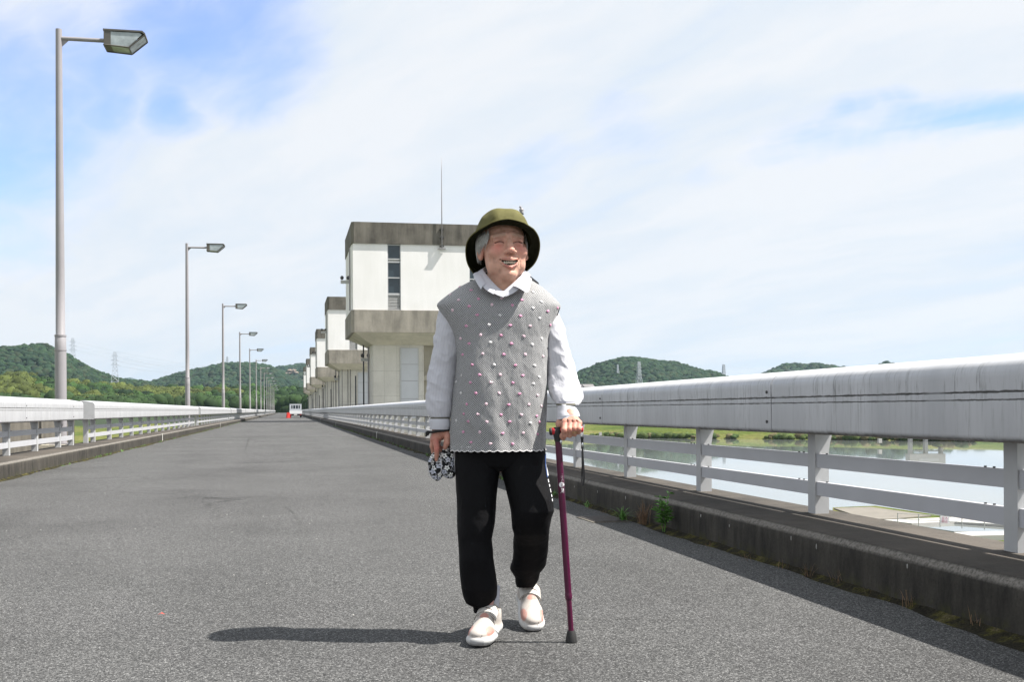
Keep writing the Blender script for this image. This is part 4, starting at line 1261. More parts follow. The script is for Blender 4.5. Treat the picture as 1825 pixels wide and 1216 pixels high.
class SDF:
    def __init__(s, lo, hi, h):
        s.lo = np.array(lo, float); s.h = h
        s.n = np.ceil((np.array(hi) - s.lo) / h).astype(int) + 1
        s.ax = [s.lo[k] + h * np.arange(s.n[k]) for k in range(3)]
        s.d = np.full(s.n, .5, dtype=np.float32)
    def sub(s, lo, hi):
        sl = []
        for k in range(3):
            a = max(0, int((lo[k] - s.lo[k]) / s.h)); b = min(s.n[k], int((hi[k] - s.lo[k]) / s.h) + 2)
            if a >= b: return None
            sl.append(slice(a, b))
        X = s.ax[0][sl[0]][:, None, None]; Y = s.ax[1][sl[1]][None, :, None]; Z = s.ax[2][sl[2]][None, None, :]
        return tuple(sl), X, Y, Z
    def comb(s, sl, e, k, op):
        d = s.d[sl]
        if op == 'u':
            h_ = np.clip(.5 + .5 * (e - d) / k, 0, 1) if k > 0 else (e > d)
            s.d[sl] = e * (1 - h_) + d * h_ - (k * h_ * (1 - h_) if k > 0 else 0)
        else:
            h_ = np.clip(.5 - .5 * (d + e) / k, 0, 1)
            s.d[sl] = d * (1 - h_) - e * h_ + k * h_ * (1 - h_)
    def ell(s, c, r, k=.008, op='u', rot=None):
        c = np.array(c, float); r = np.array(r, float); m = r.max() + 2 * k + .012
        g = s.sub(c - m, c + m)
        if g is None: return s
        sl, X, Y, Z = g
        x, y, z = X - c[0], Y - c[1], Z - c[2]
        if rot is not None:
            x, y, z = (rot[0, 0] * x + rot[1, 0] * y + rot[2, 0] * z, rot[0, 1] * x + rot[1, 1] * y + rot[2, 1] * z, rot[0, 2] * x + rot[1, 2] * y + rot[2, 2] * z)
        k0 = np.sqrt((x / r[0]) ** 2 + (y / r[1]) ** 2 + (z / r[2]) ** 2) + 1e-9
        k1 = np.sqrt((x / r[0] ** 2) ** 2 + (y / r[1] ** 2) ** 2 + (z / r[2] ** 2) ** 2) + 1e-9
        s.comb(sl, k0 * (k0 - 1) / k1, k, op)
        return s
    def cap(s, a, b, ra, rb=None, k=.006, op='u'):
        rb = ra if rb is None else rb
        a = np.array(a, float); b = np.array(b, float); m = max(ra, rb) + 2 * k + .01
        g = s.sub(np.minimum(a, b) - m, np.maximum(a, b) + m)
        if g is None: return s
        sl, X, Y, Z = g
        ba = b - a; L2 = max(ba @ ba, 1e-12)
        t = np.clip(((X - a[0]) * ba[0] + (Y - a[1]) * ba[1] + (Z - a[2]) * ba[2]) / L2, 0, 1)
        e = np.sqrt((X - a[0] - t * ba[0]) ** 2 + (Y - a[1] - t * ba[1]) ** 2 + (Z - a[2] - t * ba[2]) ** 2) - (ra + (rb - ra) * t)
        s.comb(sl, e, k, op)
        return s
    def path(s, pts, rs, k=.006, op='u'):
        rs = rs if isinstance(rs, (list, tuple)) else [rs] * len(pts)
        for i in range(len(pts) - 1):
            s.cap(pts[i], pts[i + 1], rs[i], rs[i + 1], k, op)
        return s
    def nets(s, smooth=1):
        d = s.d; ins = d < 0
        nx, ny, nz = d.shape
        c = [d[i:nx - 1 + i, j:ny - 1 + j, k:nz - 1 + k] for i in (0, 1) for j in (0, 1) for k in (0, 1)]
        cnt = sum((x < 0).astype(np.int8) for x in c)
        act = (cnt > 0) & (cnt < 8)
        idx = np.full(act.shape, -1, dtype=np.int64); I = np.argwhere(act); idx[act] = np.arange(len(I))
        cv = np.stack([x[act] for x in c], 1).astype(np.float64)
        co = np.array([(i, j, k) for i in (0, 1) for j in (0, 1) for k in (0, 1)], float)
        acc = np.zeros((len(I), 3)); w = np.zeros(len(I))
        for a in range(8):
            for b in range(a + 1, 8):
                if np.abs(co[a] - co[b]).sum() == 1:
                    m = (cv[:, a] < 0) != (cv[:, b] < 0)
                    t = np.where(m, cv[:, a] / np.where(m, cv[:, a] - cv[:, b], 1), 0)
                    acc += m[:, None] * (co[a] + (co[b] - co[a]) * t[:, None]); w += m
        V = s.lo + s.h * (I + acc / w[:, None])
        Fs = []
        for ax in range(3):
            sl0 = [slice(None)] * 3; sl1 = [slice(None)] * 3
            sl0[ax] = slice(0, -1); sl1[ax] = slice(1, None)
            a_, b_ = ins[tuple(sl0)], ins[tuple(sl1)]
            cr = np.argwhere(a_ != b_)
            o1, o2 = [(1, 2), (2, 0), (0, 1)][ax]
            ok = (cr[:, o1] > 0) & (cr[:, o2] > 0) & (cr[:, o1] < d.shape[o1] - 1) & (cr[:, o2] < d.shape[o2] - 1)
            cr = cr[ok]
            e1 = np.zeros(3, int); e1[o1] = 1; e2 = np.zeros(3, int); e2[o2] = 1
            q = [cr - e1 - e2, cr - e2, cr, cr - e1]
            ii = np.stack([idx[tuple(x.T)] for x in q], 1)
            fl = ~a_[tuple(cr.T)]
            ii[fl] = ii[fl][:, ::-1]
            Fs.append(ii)
        return V, np.concatenate(Fs)

def lap(V, Fq, it=2, f=.5):
    for _ in range(it):
        acc = np.zeros_like(V); w = np.zeros(len(V))
        for k in range(Fq.shape[1]):
            a, b = Fq[:, k], Fq[:, (k + 1) % Fq.shape[1]]
            np.add.at(acc, a, V[b]); np.add.at(acc, b, V[a])
            np.add.at(w, a, 1); np.add.at(w, b, 1)
        V = V * (1 - f) + f * acc / np.maximum(w, 1)[:, None]
    return V

def rotm(ax, a):
    return np.array(Matrix.Rotation(a, 3, ax))

# ---- horizontal-ring lofts driven by silhouettes read off the photograph
def hloft(rows, nz=120, nphi=96, ex=2.3, fold=None, sm_=None):
    rows = np.array(rows, float)      # v, uL, uR, yc, depth_front, depth_back
    v0, v1 = rows[0, 0], rows[-1, 0]
    vs = np.linspace(v0, v1, nz)
    par = [np.interp(vs, rows[:, 0], rows[:, k]) for k in range(1, 6)]
    ker = np.array([1, 2, 3, 2, 1.]); ker /= ker.sum()
    kk = max(1, nz // 60) if sm_ is None else sm_
    for q in range(5):
        p = par[q]
        for _ in range(kk):
            pp = np.pad(p, 2, mode='edge'); sm = np.convolve(pp, ker, 'valid')
            sm[0], sm[-1] = p[0], p[-1]; p = sm
        par[q] = p
    uL, uR, yc, df, db = par
    ph = np.linspace(0, 2 * np.pi, nphi, endpoint=False) - np.pi / 2     # -pi/2 = front
    c, s_ = np.cos(ph), np.sin(ph)
    cx = np.sign(c) * np.abs(c) ** (2 / ex); sy = np.sign(s_) * np.abs(s_) ** (2 / ex)
    V = np.zeros((nz, nphi, 3))
    for i in range(nz):
        a, b = L(uL[i], vs[i], yc[i]), L(uR[i], vs[i], yc[i])
        m, hw = (a + b) / 2, (b[0] - a[0]) / 2
        V[i, :, 0] = m[0] + hw * cx
        V[i, :, 1] = yc[i] + np.where(sy < 0, df[i], db[i]) * sy
        V[i, :, 2] = m[2]
    # arc length coordinates from the front centre
    d = np.linalg.norm(np.roll(V, -1, 1)[:, :, :2] - V[:, :, :2], axis=2)
    arcl = np.concatenate([np.zeros((nz, 1)), np.cumsum(d, 1)[:, :-1]], 1)
    tot = d.sum(1, keepdims=True)
    arcl = np.where(arcl > tot / 2, arcl - tot, arcl)
    ctr = V.mean(1, keepdims=True)
    N = V - ctr; N[..., 2] = 0; N /= np.linalg.norm(N, axis=2, keepdims=True)
    if fold is not None:
        V = V + N * fold(V.reshape(-1, 3), arcl.ravel()).reshape(nz, nphi, 1)
    return V, arcl, N
def loft_mesh(name, V, arcl, mat, cap0=False, cap1=False, thick=0.0, N=None, smooth=True):
    nz, nphi = V.shape[:2]
    VV = V.reshape(-1, 3)
    i, j = np.meshgrid(np.arange(nz - 1), np.arange(nphi), indexing='ij')
    a = (i * nphi + j).ravel(); b = (i * nphi + (j + 1) % nphi).ravel()
    Fq = np.stack([a, a + nphi, b + nphi, b], 1)
    faces = Fq.tolist(); verts = VV.tolist()
    if thick:
        # hem turned inwards so the edge has thickness and the inside reads dark
        for row, sg in ((0, 1), (nz - 1, -1)):
            o = len(verts)
            ring = V[row] - (N[row] if N is not None else 0) * thick
            dz = (V[min(row + 6 * sg, nz - 1) if sg > 0 else row - 6, :, 2] - V[row, :, 2])[:, None] * np.array([0, 0, 1.0])
            verts += ring.tolist(); verts += (ring + dz).tolist()
            for q in range(nphi):
                q2 = (q + 1) % nphi; r0 = row * nphi
                f1 = [r0 + q, r0 + q2, o + q2, o + q]; f2 = [o + q, o + q2, o + nphi + q2, o + nphi + q]
                faces += [f1 if sg > 0 else f1[::-1], f2 if sg > 0 else f2[::-1]]
    if cap0: faces.append(list(range(nphi)))
    if cap1: faces.append(list(range((nz - 1) * nphi, nz * nphi))[::-1])
    me = bpy.data.meshes.new(name)
    me.from_pydata(verts, [], faces)
    uv = me.uv_layers.new(name='UVMap')
    al = arcl.ravel()
    tot = arcl.max(1) - arcl.min(1)
    UV = np.zeros((len(verts), 2)); UV[:len(al), 0] = al
    # v coordinate: length along the cloth
    zl = np.concatenate([[0], np.cumsum(np.linalg.norm(np.diff(V[:, 0], axis=0), axis=1))])
    UV[:len(al), 1] = np.repeat(zl, nphi)
    li = np.zeros(len(me.loops), dtype=np.int32); me.loops.foreach_get('vertex_index', li)
    Lu = UV[li]
    ls = np.array([p.loop_start for p in me.polygons]); lt = np.array([p.loop_total for p in me.polygons])
    q4 = ls[lt == 4]
    for k in range(4):   # seam at the back
        pass
    blk = np.stack([Lu[q4 + k, 0] for k in range(4)], 1)
    span = blk.max(1) - blk.min(1)
    bad = span > .5 * (al.max() - al.min()) * .9
    mx = blk.max(1)
    for k in range(4):
        idx_ = q4[bad] + k
        Lu[idx_, 0] = np.where(Lu[idx_, 0] < 0, mx[bad] + .003, Lu[idx_, 0])
    uv.data.foreach_set('uv', Lu.ravel())
    me.materials.append(mat)
    if smooth: me.shade_smooth()
    me.update()
    return me

# ---- cloth and skin materials
def b_skin(nt, b):
    at = nt.n('Attribute', {'attribute_name': 'Col'}).outputs['Color']
    co = objco(nt)
    n_ = nt.n('TexNoise', None, Vector=co, Scale=140.0, Detail=4.0, Roughness=.6).outputs[0]
    n2_ = nt.n('TexNoise', None, Vector=co, Scale=42.0, Detail=4.0, Roughness=.6).outputs[0]
    c = nt.mix(1.0, at, nt.ramp(n2_, [(.3, (.86, .82, .80)), (.5, (1, 1, 1)), (.72, (1.10, 1.04, 1.02))]), 'MULTIPLY')
    put(nt, b, 'Base Color', c)
    bump(nt, b, nt.math('ADD', n_, nt.math('MULTIPLY', n2_, 1.8)), .40, .0022)
    b.inputs['Subsurface Weight'].default_value = .12
    b.inputs['Subsurface Radius'].default_value = (.9, .35, .2)
    b.inputs['Subsurface Scale'].default_value = .006
M['skin'] = material('skin', rough=.56, spec=.35, build=b_skin)
def b_vest(nt, b):
    uv = nt.n('UVMap', {'uv_map': 'UVMap'}).outputs[0]
    w = nt.n('TexNoise', None, Vector=uv, Scale=9.0, Detail=2.0).outputs['Color']
    wu = nt.n('VectorMath', {'operation': 'MULTIPLY_ADD'}, i0=w, i1=(.02, .02, 0), i2=uv).outputs[0]
    wu = nt.n('Mapping', None, Vector=wu, Rotation=(0, 0, R(3))).outputs[0]
    ck = nt.n('TexChecker', None, Vector=wu, Color1=(.54, .54, .54), Color2=(.016, .016, .020), Scale=1 / .0034).outputs[0]
    fz = nt.n('TexNoise', None, Vector=uv, Scale=400.0, Detail=2.0).outputs[0]
    c = nt.mix(1.0, ck, nt.ramp(fz, [(.3, .8), (.7, 1.15)]), 'MULTIPLY')
    put(nt, b, 'Base Color', c)
    wv = nt.n('TexWave', None, Vector=wu, Scale=100.0).outputs[0]
    cr = nt.n('TexNoise', None, Vector=nt.n('Mapping', None, Vector=uv, Scale=(38, 14, 1), Rotation=(0, 0, R(12))).outputs[0], Scale=1.0, Detail=5.0, Roughness=.6).outputs[0]
    bump(nt, b, nt.math('ADD', nt.math('MULTIPLY', cr, 1.6), nt.math('MULTIPLY', fz, .15)), .45, .006)
    b.inputs['Sheen Weight'].default_value = .15
M['vest'] = material('checked_cloth', rough=.85, spec=.15, build=b_vest)
def b_shirt(nt, b):
    uv = nt.n('UVMap', {'uv_map': 'UVMap'}).outputs[0]
    su = nt.n('SeparateXYZ', None, i0=uv).outputs[0]
    fr = nt.math('FRACT', nt.math('MULTIPLY', su, 1 / .0105))
    ln = nt.ramp(fr, [(0.0, 1.0), (.07, 1.0), (.12, 0.0), (.84, 0.0), (.9, 0.0)])
    c = nt.mix(nt.math('MULTIPLY', ln, .36), (.55, .55, .585), (.30, .29, .38))
    put(nt, b, 'Base Color', c)
    cr = nt.n('TexNoise', None, Vector=nt.n('Mapping', None, Vector=uv, Scale=(30, 16, 1), Rotation=(0, 0, R(35))).outputs[0], Scale=1.0, Detail=5.0, Roughness=.62, Distortion=.6).outputs[0]
    bump(nt, b, cr, .55, .008)
M['shirt'] = material('white_pinstripe_cotton', rough=.8, spec=.15, build=b_shirt)
def b_plain(nt, b):
    cr = nt.n('TexNoise', None, Vector=objco(nt, (30, 30, 45)), Scale=1.0, Detail=5.0, Roughness=.6).outputs[0]
    bump(nt, b, cr, .3, .004)
M['cotton'] = material('white_cotton', (.54, .54, .58), .8, spec=.15, build=b_plain)
def b_pants(nt, b):
    co = objco(nt)
    cr = nt.n('TexNoise', None, Vector=nt.n('Mapping', None, Vector=co, Scale=(16, 16, 9), Rotation=(0, R(20), 0)).outputs[0], Scale=1.0, Detail=5.0, Roughness=.55, Distortion=.8).outputs[0]
    bump(nt, b, cr, .5, .010)
M['pants'] = material('black_jersey', (.0055, .0055, .0065), .7, spec=.12, build=b_pants)
M['hat'] = simple('olive_hat_cloth', (.115, .108, .042), .8, .12, 60, bmp=.15, spec=.15)
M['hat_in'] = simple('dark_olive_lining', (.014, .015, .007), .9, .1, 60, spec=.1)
M['hair'] = simple('grey_white_hair', (.50, .50, .48), .55, .3, 200)
M['pink'] = simple('pink_yarn', (.64, .30, .44), .9, .2, 300)
M['palepink'] = simple('pale_pink_yarn', (.70, .52, .58), .9, .2, 300)
M['yarn'] = simple('white_yarn', (.68, .66, .66), .9, .1, 300)
M['teeth'] = simple('teeth', (.80, .74, .60), .3, .12, 200)
M['mouthin'] = simple('mouth_inside', (.05, .012, .012), .6, .2, 50)
M['cane'] = material('purple_cane_enamel', (.070, .003, .030), .28, spec=.6)
M['canered'] = material('red_cane_rubber', (.50, .02, .03), .35)
M['gold'] = material('gold_ring', (.75, .55, .28), .25, metal=1.0)
M['silver'] = material('bright_metal', (.65, .65, .66), .25, metal=1.0)
M['elastic'] = simple('grey_olive_elastic', (.12, .115, .09), .8, .2, 200)
M['strap_black'] = simple('black_webbing', (.012, .012, .013), .6, .2, 200)
M['white_print'] = material('white_print', (.8, .8, .82), .5)

# ---- head
def head():
    g = SDF((-.105, -.135, -.175), (.105, .115, .125), .0016)
    f = lambda x, fw, z: (x, -fw, z)
    g.ell(f(0, -.012, .030), (.077, .092, .085), 0.001)
    g.ell(f(0, .018, -.034), (.068, .067, .070), .02)
    g.ell(f(0, .032, -.072), (.052, .051, .046), .02)
    for s in (-1, 1):
        g.ell(f(s * .043, .058, -.028), (.027, .024, .023), .014)      # smiling cheeks
        g.ell(f(s * .050, .032, -.070), (.012, .028, .024), .02)       # jowls
        g.cap(f(s * .012, .082, .026), f(s * .050, .062, .022), .009, .008, .012)   # brow
        g.ell(f(s * .031, .087, .004), (.019, .011, .010), .008, 's')
        g.ell(f(s * .031, .073, .006), (.021, .013, .0125), .005)       # puffed lids
        g.ell(f(s * .032, .070, -.0075), (.020, .013, .008), .004)       # lower bag
    g.ell(f(0, .064, -.106), (.024, .022, .017), .016)                 # chin
    g.path([f(0, .079, .012), f(0, .090, -.012), f(0, .100, -.029)], [.0085, .010, .0125], .008)
    g.ell(f(0, .1045, -.0325), (.0125, .0100, .0095), .006)
    for s in (-1, 1):
        g.ell(f(s * .0150, .0935, -.0355), (.0085, .0100, .0078), .004)
        g.ell(f(s * .0072, .1040, -.0440), (.0040, .0055, .0030), .002, 's')
    g.path([f(-.028, .074, -.064), f(0, .088, -.060), f(.028, .074, -.064)], [.006, .010, .006], .008)  # muzzle
    # mouth: grin, corners drawn up
    up = [(-.0350, .0720, -.0535), (-.021, .0835, -.0580), (0, .0905, -.0590), (.021, .0835, -.0580), (.0350, .0720, -.0545)]
    lo_ = [(-.0350, .0720, -.0555), (-.022, .0815, -.0765), (0, .0875, -.0865), (.022, .0815, -.0765), (.0350, .0720, -.0555)]
    g.path([f(*p) for p in up], [.0012, .0034, .0040, .0034, .0012], .003)
    g.path([f(*p) for p in lo_], [.0008, .0038, .0050, .0038, .0012], .003)
    for a in np.linspace(-1, 1, 13):
        x = a * .0300; zt = -.0632 + .0050 * a * a; zb = zt - .0165 * (1 - a * a) ** .6
        y = .086 - .014 * a * a
        g.ell(f(x, y, (zt + zb) / 2), (.0036, .014, max(.0016, (zt - zb) / 2)), .0018, 's')
    # folds of the smile
    for s in (-1, 1):
        g.path([f(s * .0195, .0955, -.030), f(s * .031, .0865, -.046), f(s * .0385, .0755, -.066), f(s * .0385, .070, -.082)], [.0020, .0030, .0030, .0015], .005, 's')
        # squeezed eye line, arched
        pts = [f(s * (.0155 + .0315 * t), .0905 - .016 * t ** 1.6 + .0 , -.0022 + .0034 * math.sin(math.pi * t)) for t in np.linspace(0, 1, 7)]
        g.path(pts, [.0012, .0022, .0026, .0026, .0024, .0022, .0012], .0015, 's')
        for q in range(3):   # crow's feet
            g.cap(f(s * .0505, .0715, -.001 - q * .005), f(s * .0625, .056, .006 - q * .0105), .0011, .0004, .0025, 's')
        g.cap(f(s * .0045, .0945, .018), f(s * .0055, .0925, .006), .0010, .0008, .003, 's')
        # ears
        g.ell(f(s * .0800, -.002, -.014), (.0085, .0170, .0300), .004, rot=rotm('Z', -s * .35))
        g.ell(f(s * .0795, .004, -.034), (.0075, .0095, .0110), .004)
        g.ell(f(s * .0865, .004, -.010), (.0050, .0090, .0185), .003, 's', rot=rotm('Z', -s * .35))
    for z, w in ((.036, .034), (.044, .036), (.052, .040)):
        g.path([f(-w, .073, z - .003), f(0, .0845, z), f(w, .073, z - .003)], .0010, .003, 's')
    g.path([f(-.012, .0805, -.0955), f(0, .083, -.0935), f(.012, .0805, -.0955)], .0014, .004, 's')
    g.cap(f(0, -.018, -.05), f(0, -.022, -.20), .050, .058, .02)
    g.cap(f(0, .028, -.105), f(0, .012, -.175), .022, .028, .03)
    for s in (-1, 1):
        g.cap(f(s * .020, .040, -.120), f(s * .010, .030, -.168), .0045, .005, .008)
    V, Fq = g.nets()
    V = lap(V, Fq, 1, .35)
    n = len(V)
    C = np.tile(np.array([.62, .36, .27]), (n, 1))
    x, fw, z = V[:, 0], -V[:, 1], V[:, 2]
    def blend(cc, m):
        nonlocal C
        m = np.clip(m, 0, 1)[:, None]; C = C * (1 - m) + np.array(cc) * m
    gs = lambda cx, cf, cz, r: np.exp(-(((x - cx) ** 2 + (fw - cf) ** 2 + (z - cz) ** 2) / r ** 2))
    for s in (-1, 1):
        blend((.66, .24, .19), .75 * gs(s * .043, .075, -.022, .021))
        blend((.62, .22, .17), .6 * gs(s * .034, .088, -.012, .013))
        blend((.33, .155, .115), .55 * gs(s * .031, .085, .006, .014))
        blend((.34, .27, .21), .55 * np.exp(-(((z - .0245 + .12 * (np.abs(x) - .03) ** 2 * 30) / .0045) ** 2)) * ((x * s > .012) & (x * s < .052)) * (fw > .05))
        t = np.clip((x * s - .0155) / .0315, 0, 1)
        zz_ = -.0022 + .0034 * np.sin(np.pi * t)
        blend((.050, .025, .020), .92 * np.exp(-((z - zz_) / .0016) ** 2) * (x * s > .015) * (x * s < .048) * (fw > .06))
        blend((.42, .18, .14), .6 * gs(s * .080, 0, -.03, .02))
    blend((.66, .27, .21), .6 * gs(0, .112, -.032, .016))
    blend((.10, .035, .03), 1.2 * (gs(.0072, .106, -.0445, .0042) + gs(-.0072, .106, -.0445, .0042)))
    ax_ = np.clip(np.abs(x) / .035, 0, 1)
    zu = -.0592 + .0045 * ax_ ** 2; zl = -.0865 + .0300 * ax_ ** 1.8
    lip = np.exp(-((z - zu) / .0040) ** 4) * (np.abs(x) < .027) * (fw > .07)
    blend((.43, .165, .13), .7 * lip * (ax_ < .93))
    lip = np.exp(-((z - zl) / .0050) ** 4) * (np.abs(x) < .026) * (fw > .066)
    blend((.55, .19, .165), .8 * lip * (ax_ < .93))
    inside = (np.abs(x) < .030) & (z < zu - .0035) & (z > zl + .003) & (fw > .06) & (fw < .0865 - .010 * ax_ ** 2)
    blend((.05, .012, .012), inside * 1.0)
    blend((.30, .17, .12), .35 * np.clip(fbm(V, 60, 5, 3) * 3 - .8, 0, 1) * (fw > 0))
    rg3 = np.random.default_rng(4)
    for _ in range(16):
        a = rg3.uniform(-1.2, 1.2); zc_ = rg3.uniform(-.09, .05)
        blend((.27, .14, .09), .38 * gs(.078 * math.sin(a), .078 * math.cos(a), zc_, rg3.uniform(.002, .0045)))
    blend((.50, .29, .20), .6 * np.clip((-.105 - z) / .03, 0, 1))
    return V, Fq, C
HC = L(896, 441.5, -.005)                     # head centre at eye level
HR = rotm('Z', R(15)) @ rotm('X', R(-5)) @ rotm('Y', R(-1.5))
hv, hf, hcol = head()
hv = hv @ HR.T + HC
# ---- hands, posed where the photograph has them
def skin_cols(V, reds, base=(.50, .27, .20)):
    C = np.tile(np.array(base), (len(V), 1))
    for p, r, a in reds:
        m = (a * np.exp(-((V - p) ** 2).sum(1) / r ** 2))[:, None]
        C = C * (1 - m) + np.array((.56, .16, .135)) * m
    n_ = np.clip(fbm(V, 90, 3, 3) * .5 + .5, 0, 1)[:, None]
    return C * (.86 + .28 * n_)
def hand_on_cane():
    c = L(1013, 762, -.12)
    g = SDF(c - .062, c + np.array([.060, .066, .064]), .00135)
    w = L(1014, 738, -.095)
    g.cap(L(1013, 732, -.088), w, .0200, .0230, .001)
    us = [1006.5, 1015.5, 1024.0, 1031.5]
    rr = [.0108, .0102, .0096, .0086]
    mv = [753.5, 752.0, 752.5, 755.0]
    pv = [767.5, 766.0, 765.0, 765.0]
    dv = [776.0, 775.8, 773.8, 770.8]
    for i, u in enumerate(us):
        m_ = L(u, mv[i], -.128); p_ = L(u + (0 if i else -.4), pv[i], -.149); d_ = L(u - .3, dv[i], -.140); t_ = L(u - .6, dv[i] + 1.0, -.118)
        g.cap(w + (m_ - w) * .12, m_, .0165, .0112, .011)
        g.ell(m_ + np.array([0, -.002, .002]), (.0098, .009, .009), .005)
        g.path([m_, p_, d_, t_], [rr[i], rr[i] * .98, rr[i] * .9, rr[i] * .78], .0028)
        g.ell(p_ + np.array([0, -.0012, 0]), (rr[i] * 1.04, rr[i] * 1.0, rr[i] * 1.05), .003)
    for a, b in zip(us[:-1], us[1:]):          # clefts between fingers
        u = (a + b) / 2
        g.path([L(u, 756.5, -.146), L(u, 768, -.160), L(u, 777, -.150)], [.0008, .0016, .0016], .0022, 's')
    for i, u in enumerate(us):                   # tendon hollows
        if i < 3: g.path([L(u + 4.5, 752, -.139), L((u + 4.5) * .6 + 1013 * .4, 745, -.124)], [.0014, .0006], .006, 's')
    # thumb round the near side of the shaft
    g.path([L(1001, 746, -.098), L(997.5, 756, -.108), L(998.5, 768, -.112), L(1001.5, 777, -.124), L(1004.0, 782.0, -.130)], [.0135, .0125, .0108, .0092, .0072], .007)
    V, Fq = g.nets()
    V = lap(V, Fq, 1, .35)
    reds = [(L(u, v, -.145), .008, .55) for u, v in zip(us, mv)] + [(L(u, v + 1, -.158), .006, .5) for u, v in zip(us, pv)] + [(L(1006, 777, -.14), .01, .35)]
    return V, Fq, skin_cols(V, reds)
def hand_hanging():
    c = L(782, 792, -.02)
    g = SDF(c - np.array([.055, .05, .075]), c + np.array([.055, .06, .075]), .00135)
    w = L(784, 762, .0)
    g.cap(L(784, 748, 0), w, .025, .021, .001)
    kn = L(776, 783, -.012); kn2 = L(772.5, 782, .008); kn3 = L(775, 783, .024); kn4 = L(781, 783, .036)
    for k_ in (kn, kn2, kn3, kn4):
        g.cap(w, k_, .0175, .0118, .013)
    g.ell(L(784, 776, .004), (.019, .022, .020), .012)
    g.path([kn, L(778.5, 801, -.022), L(778.3, 812, -.020), L(777.5, 820, -.018)], [.0115, .0090, .0076, .0058], .003)
    g.path([kn2, L(770.5, 796, .004), L(772.5, 806, .006), L(776, 812, .010)], [.0105, .0088, .0078, .0064], .002)
    g.path([kn3, L(773, 797, .028), L(779, 804, .032), L(785, 803, .030)], [.0100, .0086, .0078, .0064], .002)
    g.path([kn4, L(781, 795, .044), L(788, 800, .044), L(793, 797, .040)], [.0092, .0080, .0070, .0060], .002)
    g.path([L(793, 768, -.004), L(797.5, 779, -.016), L(796.5, 790, -.024), L(793.5, 798, -.026)], [.0135, .0115, .0098, .0078], .006)
    g.path([L(772, 786, -.024), L(776, 790, -.030)], [.0012, .0010], .003, 's')
    V, Fq = g.nets()
    V = lap(V, Fq, 1, .35)
    reds = [(L(773, 783, -.01), .012, .6), (L(779, 800, -.03), .014, .6), (L(780, 788, -.025), .012, .5)]
    return V, Fq, skin_cols(V, reds, (.46, .23, .17))
hands = [hand_on_cane(), hand_hanging()]
# ---- the rest of the body, under the clothes
def torso():
    g = SDF((-.34, -.30, .02), (.34, .36, 1.30), .0075)
    g.cap(L(896, 515, .035), L(894, 500, .03), .06, .055, .001)
    g.ell(L(893, 570, .03), (.125, .075, .13), .05)
    g.ell(L(892, 690, .01), (.125, .085, .16), .06)
    g.ell(L(890, 790, .02), (.130, .088, .10), .06)
    g.path([L(815, 545, .03), L(787, 665, .03), L(784, 745, .008), L(784, 760, 0)], [.035, .028, .020, .019], .03)
    g.path([L(970, 545, .03), L(1001, 660, .02), L(1011, 715, -.055), L(1013, 732, -.085)], [.035, .026, .016, .016], .03)
    g.path([L(858, 810, .02), L(852, 950, -.02), L(860, 1075, -.0), L(862, 1082, .0)], [.06, .036, .022, .022], .02)
    g.path([L(926, 810, .02), L(944, 925, -.02), L(938, 1010, .14), L(936, 1030, .18)], [.06, .036, .022, .022], .02)
    V, Fq = g.nets()
    return V, Fq, np.tile(np.array([.48, .28, .21]), (len(V), 1))
parts_ = [(hv, hf, hcol)] + hands + [torso()]
Vb, Fb, Cb, o = [], [], [], 0
for V, Fq, C in parts_:
    Vb.append(V); Fb.append(Fq + o); Cb.append(C); o += len(V)
body = link('body', np_mesh('body', np.concatenate(Vb), np.concatenate(Fb), M['skin'], np.concatenate(Cb), smooth=True), person)

# teeth: an arch of separate teeth in the grin
tm = MB()
for row, z0, hh in ((0, -.0685, .0056), (1, -.0805, .0034)):
    nn = 8 if row == 0 else 6
    for k in range(nn):
        a = (k + .5) / nn * 2 - 1
        wx = .0275 if row == 0 else .020
        x = a * wx; y = -(.0795 - .012 * a * a - (0.001 if row else 0))
        p = HR @ np.array([x, y, z0 + (.0035 * a * a if row else .001 * a * a) + (.0004 if k % 3 == 0 else 0)]) + HC
        tm.ell(p, (wx / nn * 1.12, .0035, hh * (.9 + .12 * ((k * 7) % 3))), 8, 6)
tm.build('teeth', M['teeth'], body, smooth=True)

# ---- hair: locks at the temples and nape
hm = MB(); rh = np.random.default_rng(8)
for s in (-1, 1):
    for k in range(300 if s < 0 else 200):
        a0 = rh.uniform(.10 if s < 0 else .62, 1.2)                       # angle back from the temple
        th = R(38) + a0 * R(70)
        r0 = .0815 + rh.uniform(0, .006)
        z0 = rh.uniform(.020, .050); ln = rh.uniform(.025, .058) * (1 if a0 > .4 else .8)
        if a0 > .55: ln *= 1.3
        pts = []
        cur = rh.uniform(.05, .45)
        for t in np.linspace(0, 1, 6):
            th_ = th + cur * t * t
            rr_ = r0 + .007 * math.sin(math.pi * t * .7) - .004 * t
            z_ = z0 - ln * t
            hx = rr_ * math.sin(th_) * .98; hf_ = rr_ * math.cos(th_) * 1.10 - .010
            pts.append(HR @ np.array([s * hx, -hf_, z_]) + HC)
        w_ = rh.uniform(.0007, .0014)
        hm.tube(pts, [w_, w_ * 1.2, w_ * 1.2, w_, w_ * .8, w_ * .25], 4)
hair = hm.build('hair', M['hair'], person, smooth=True)
hair['kind'] = 'stuff'

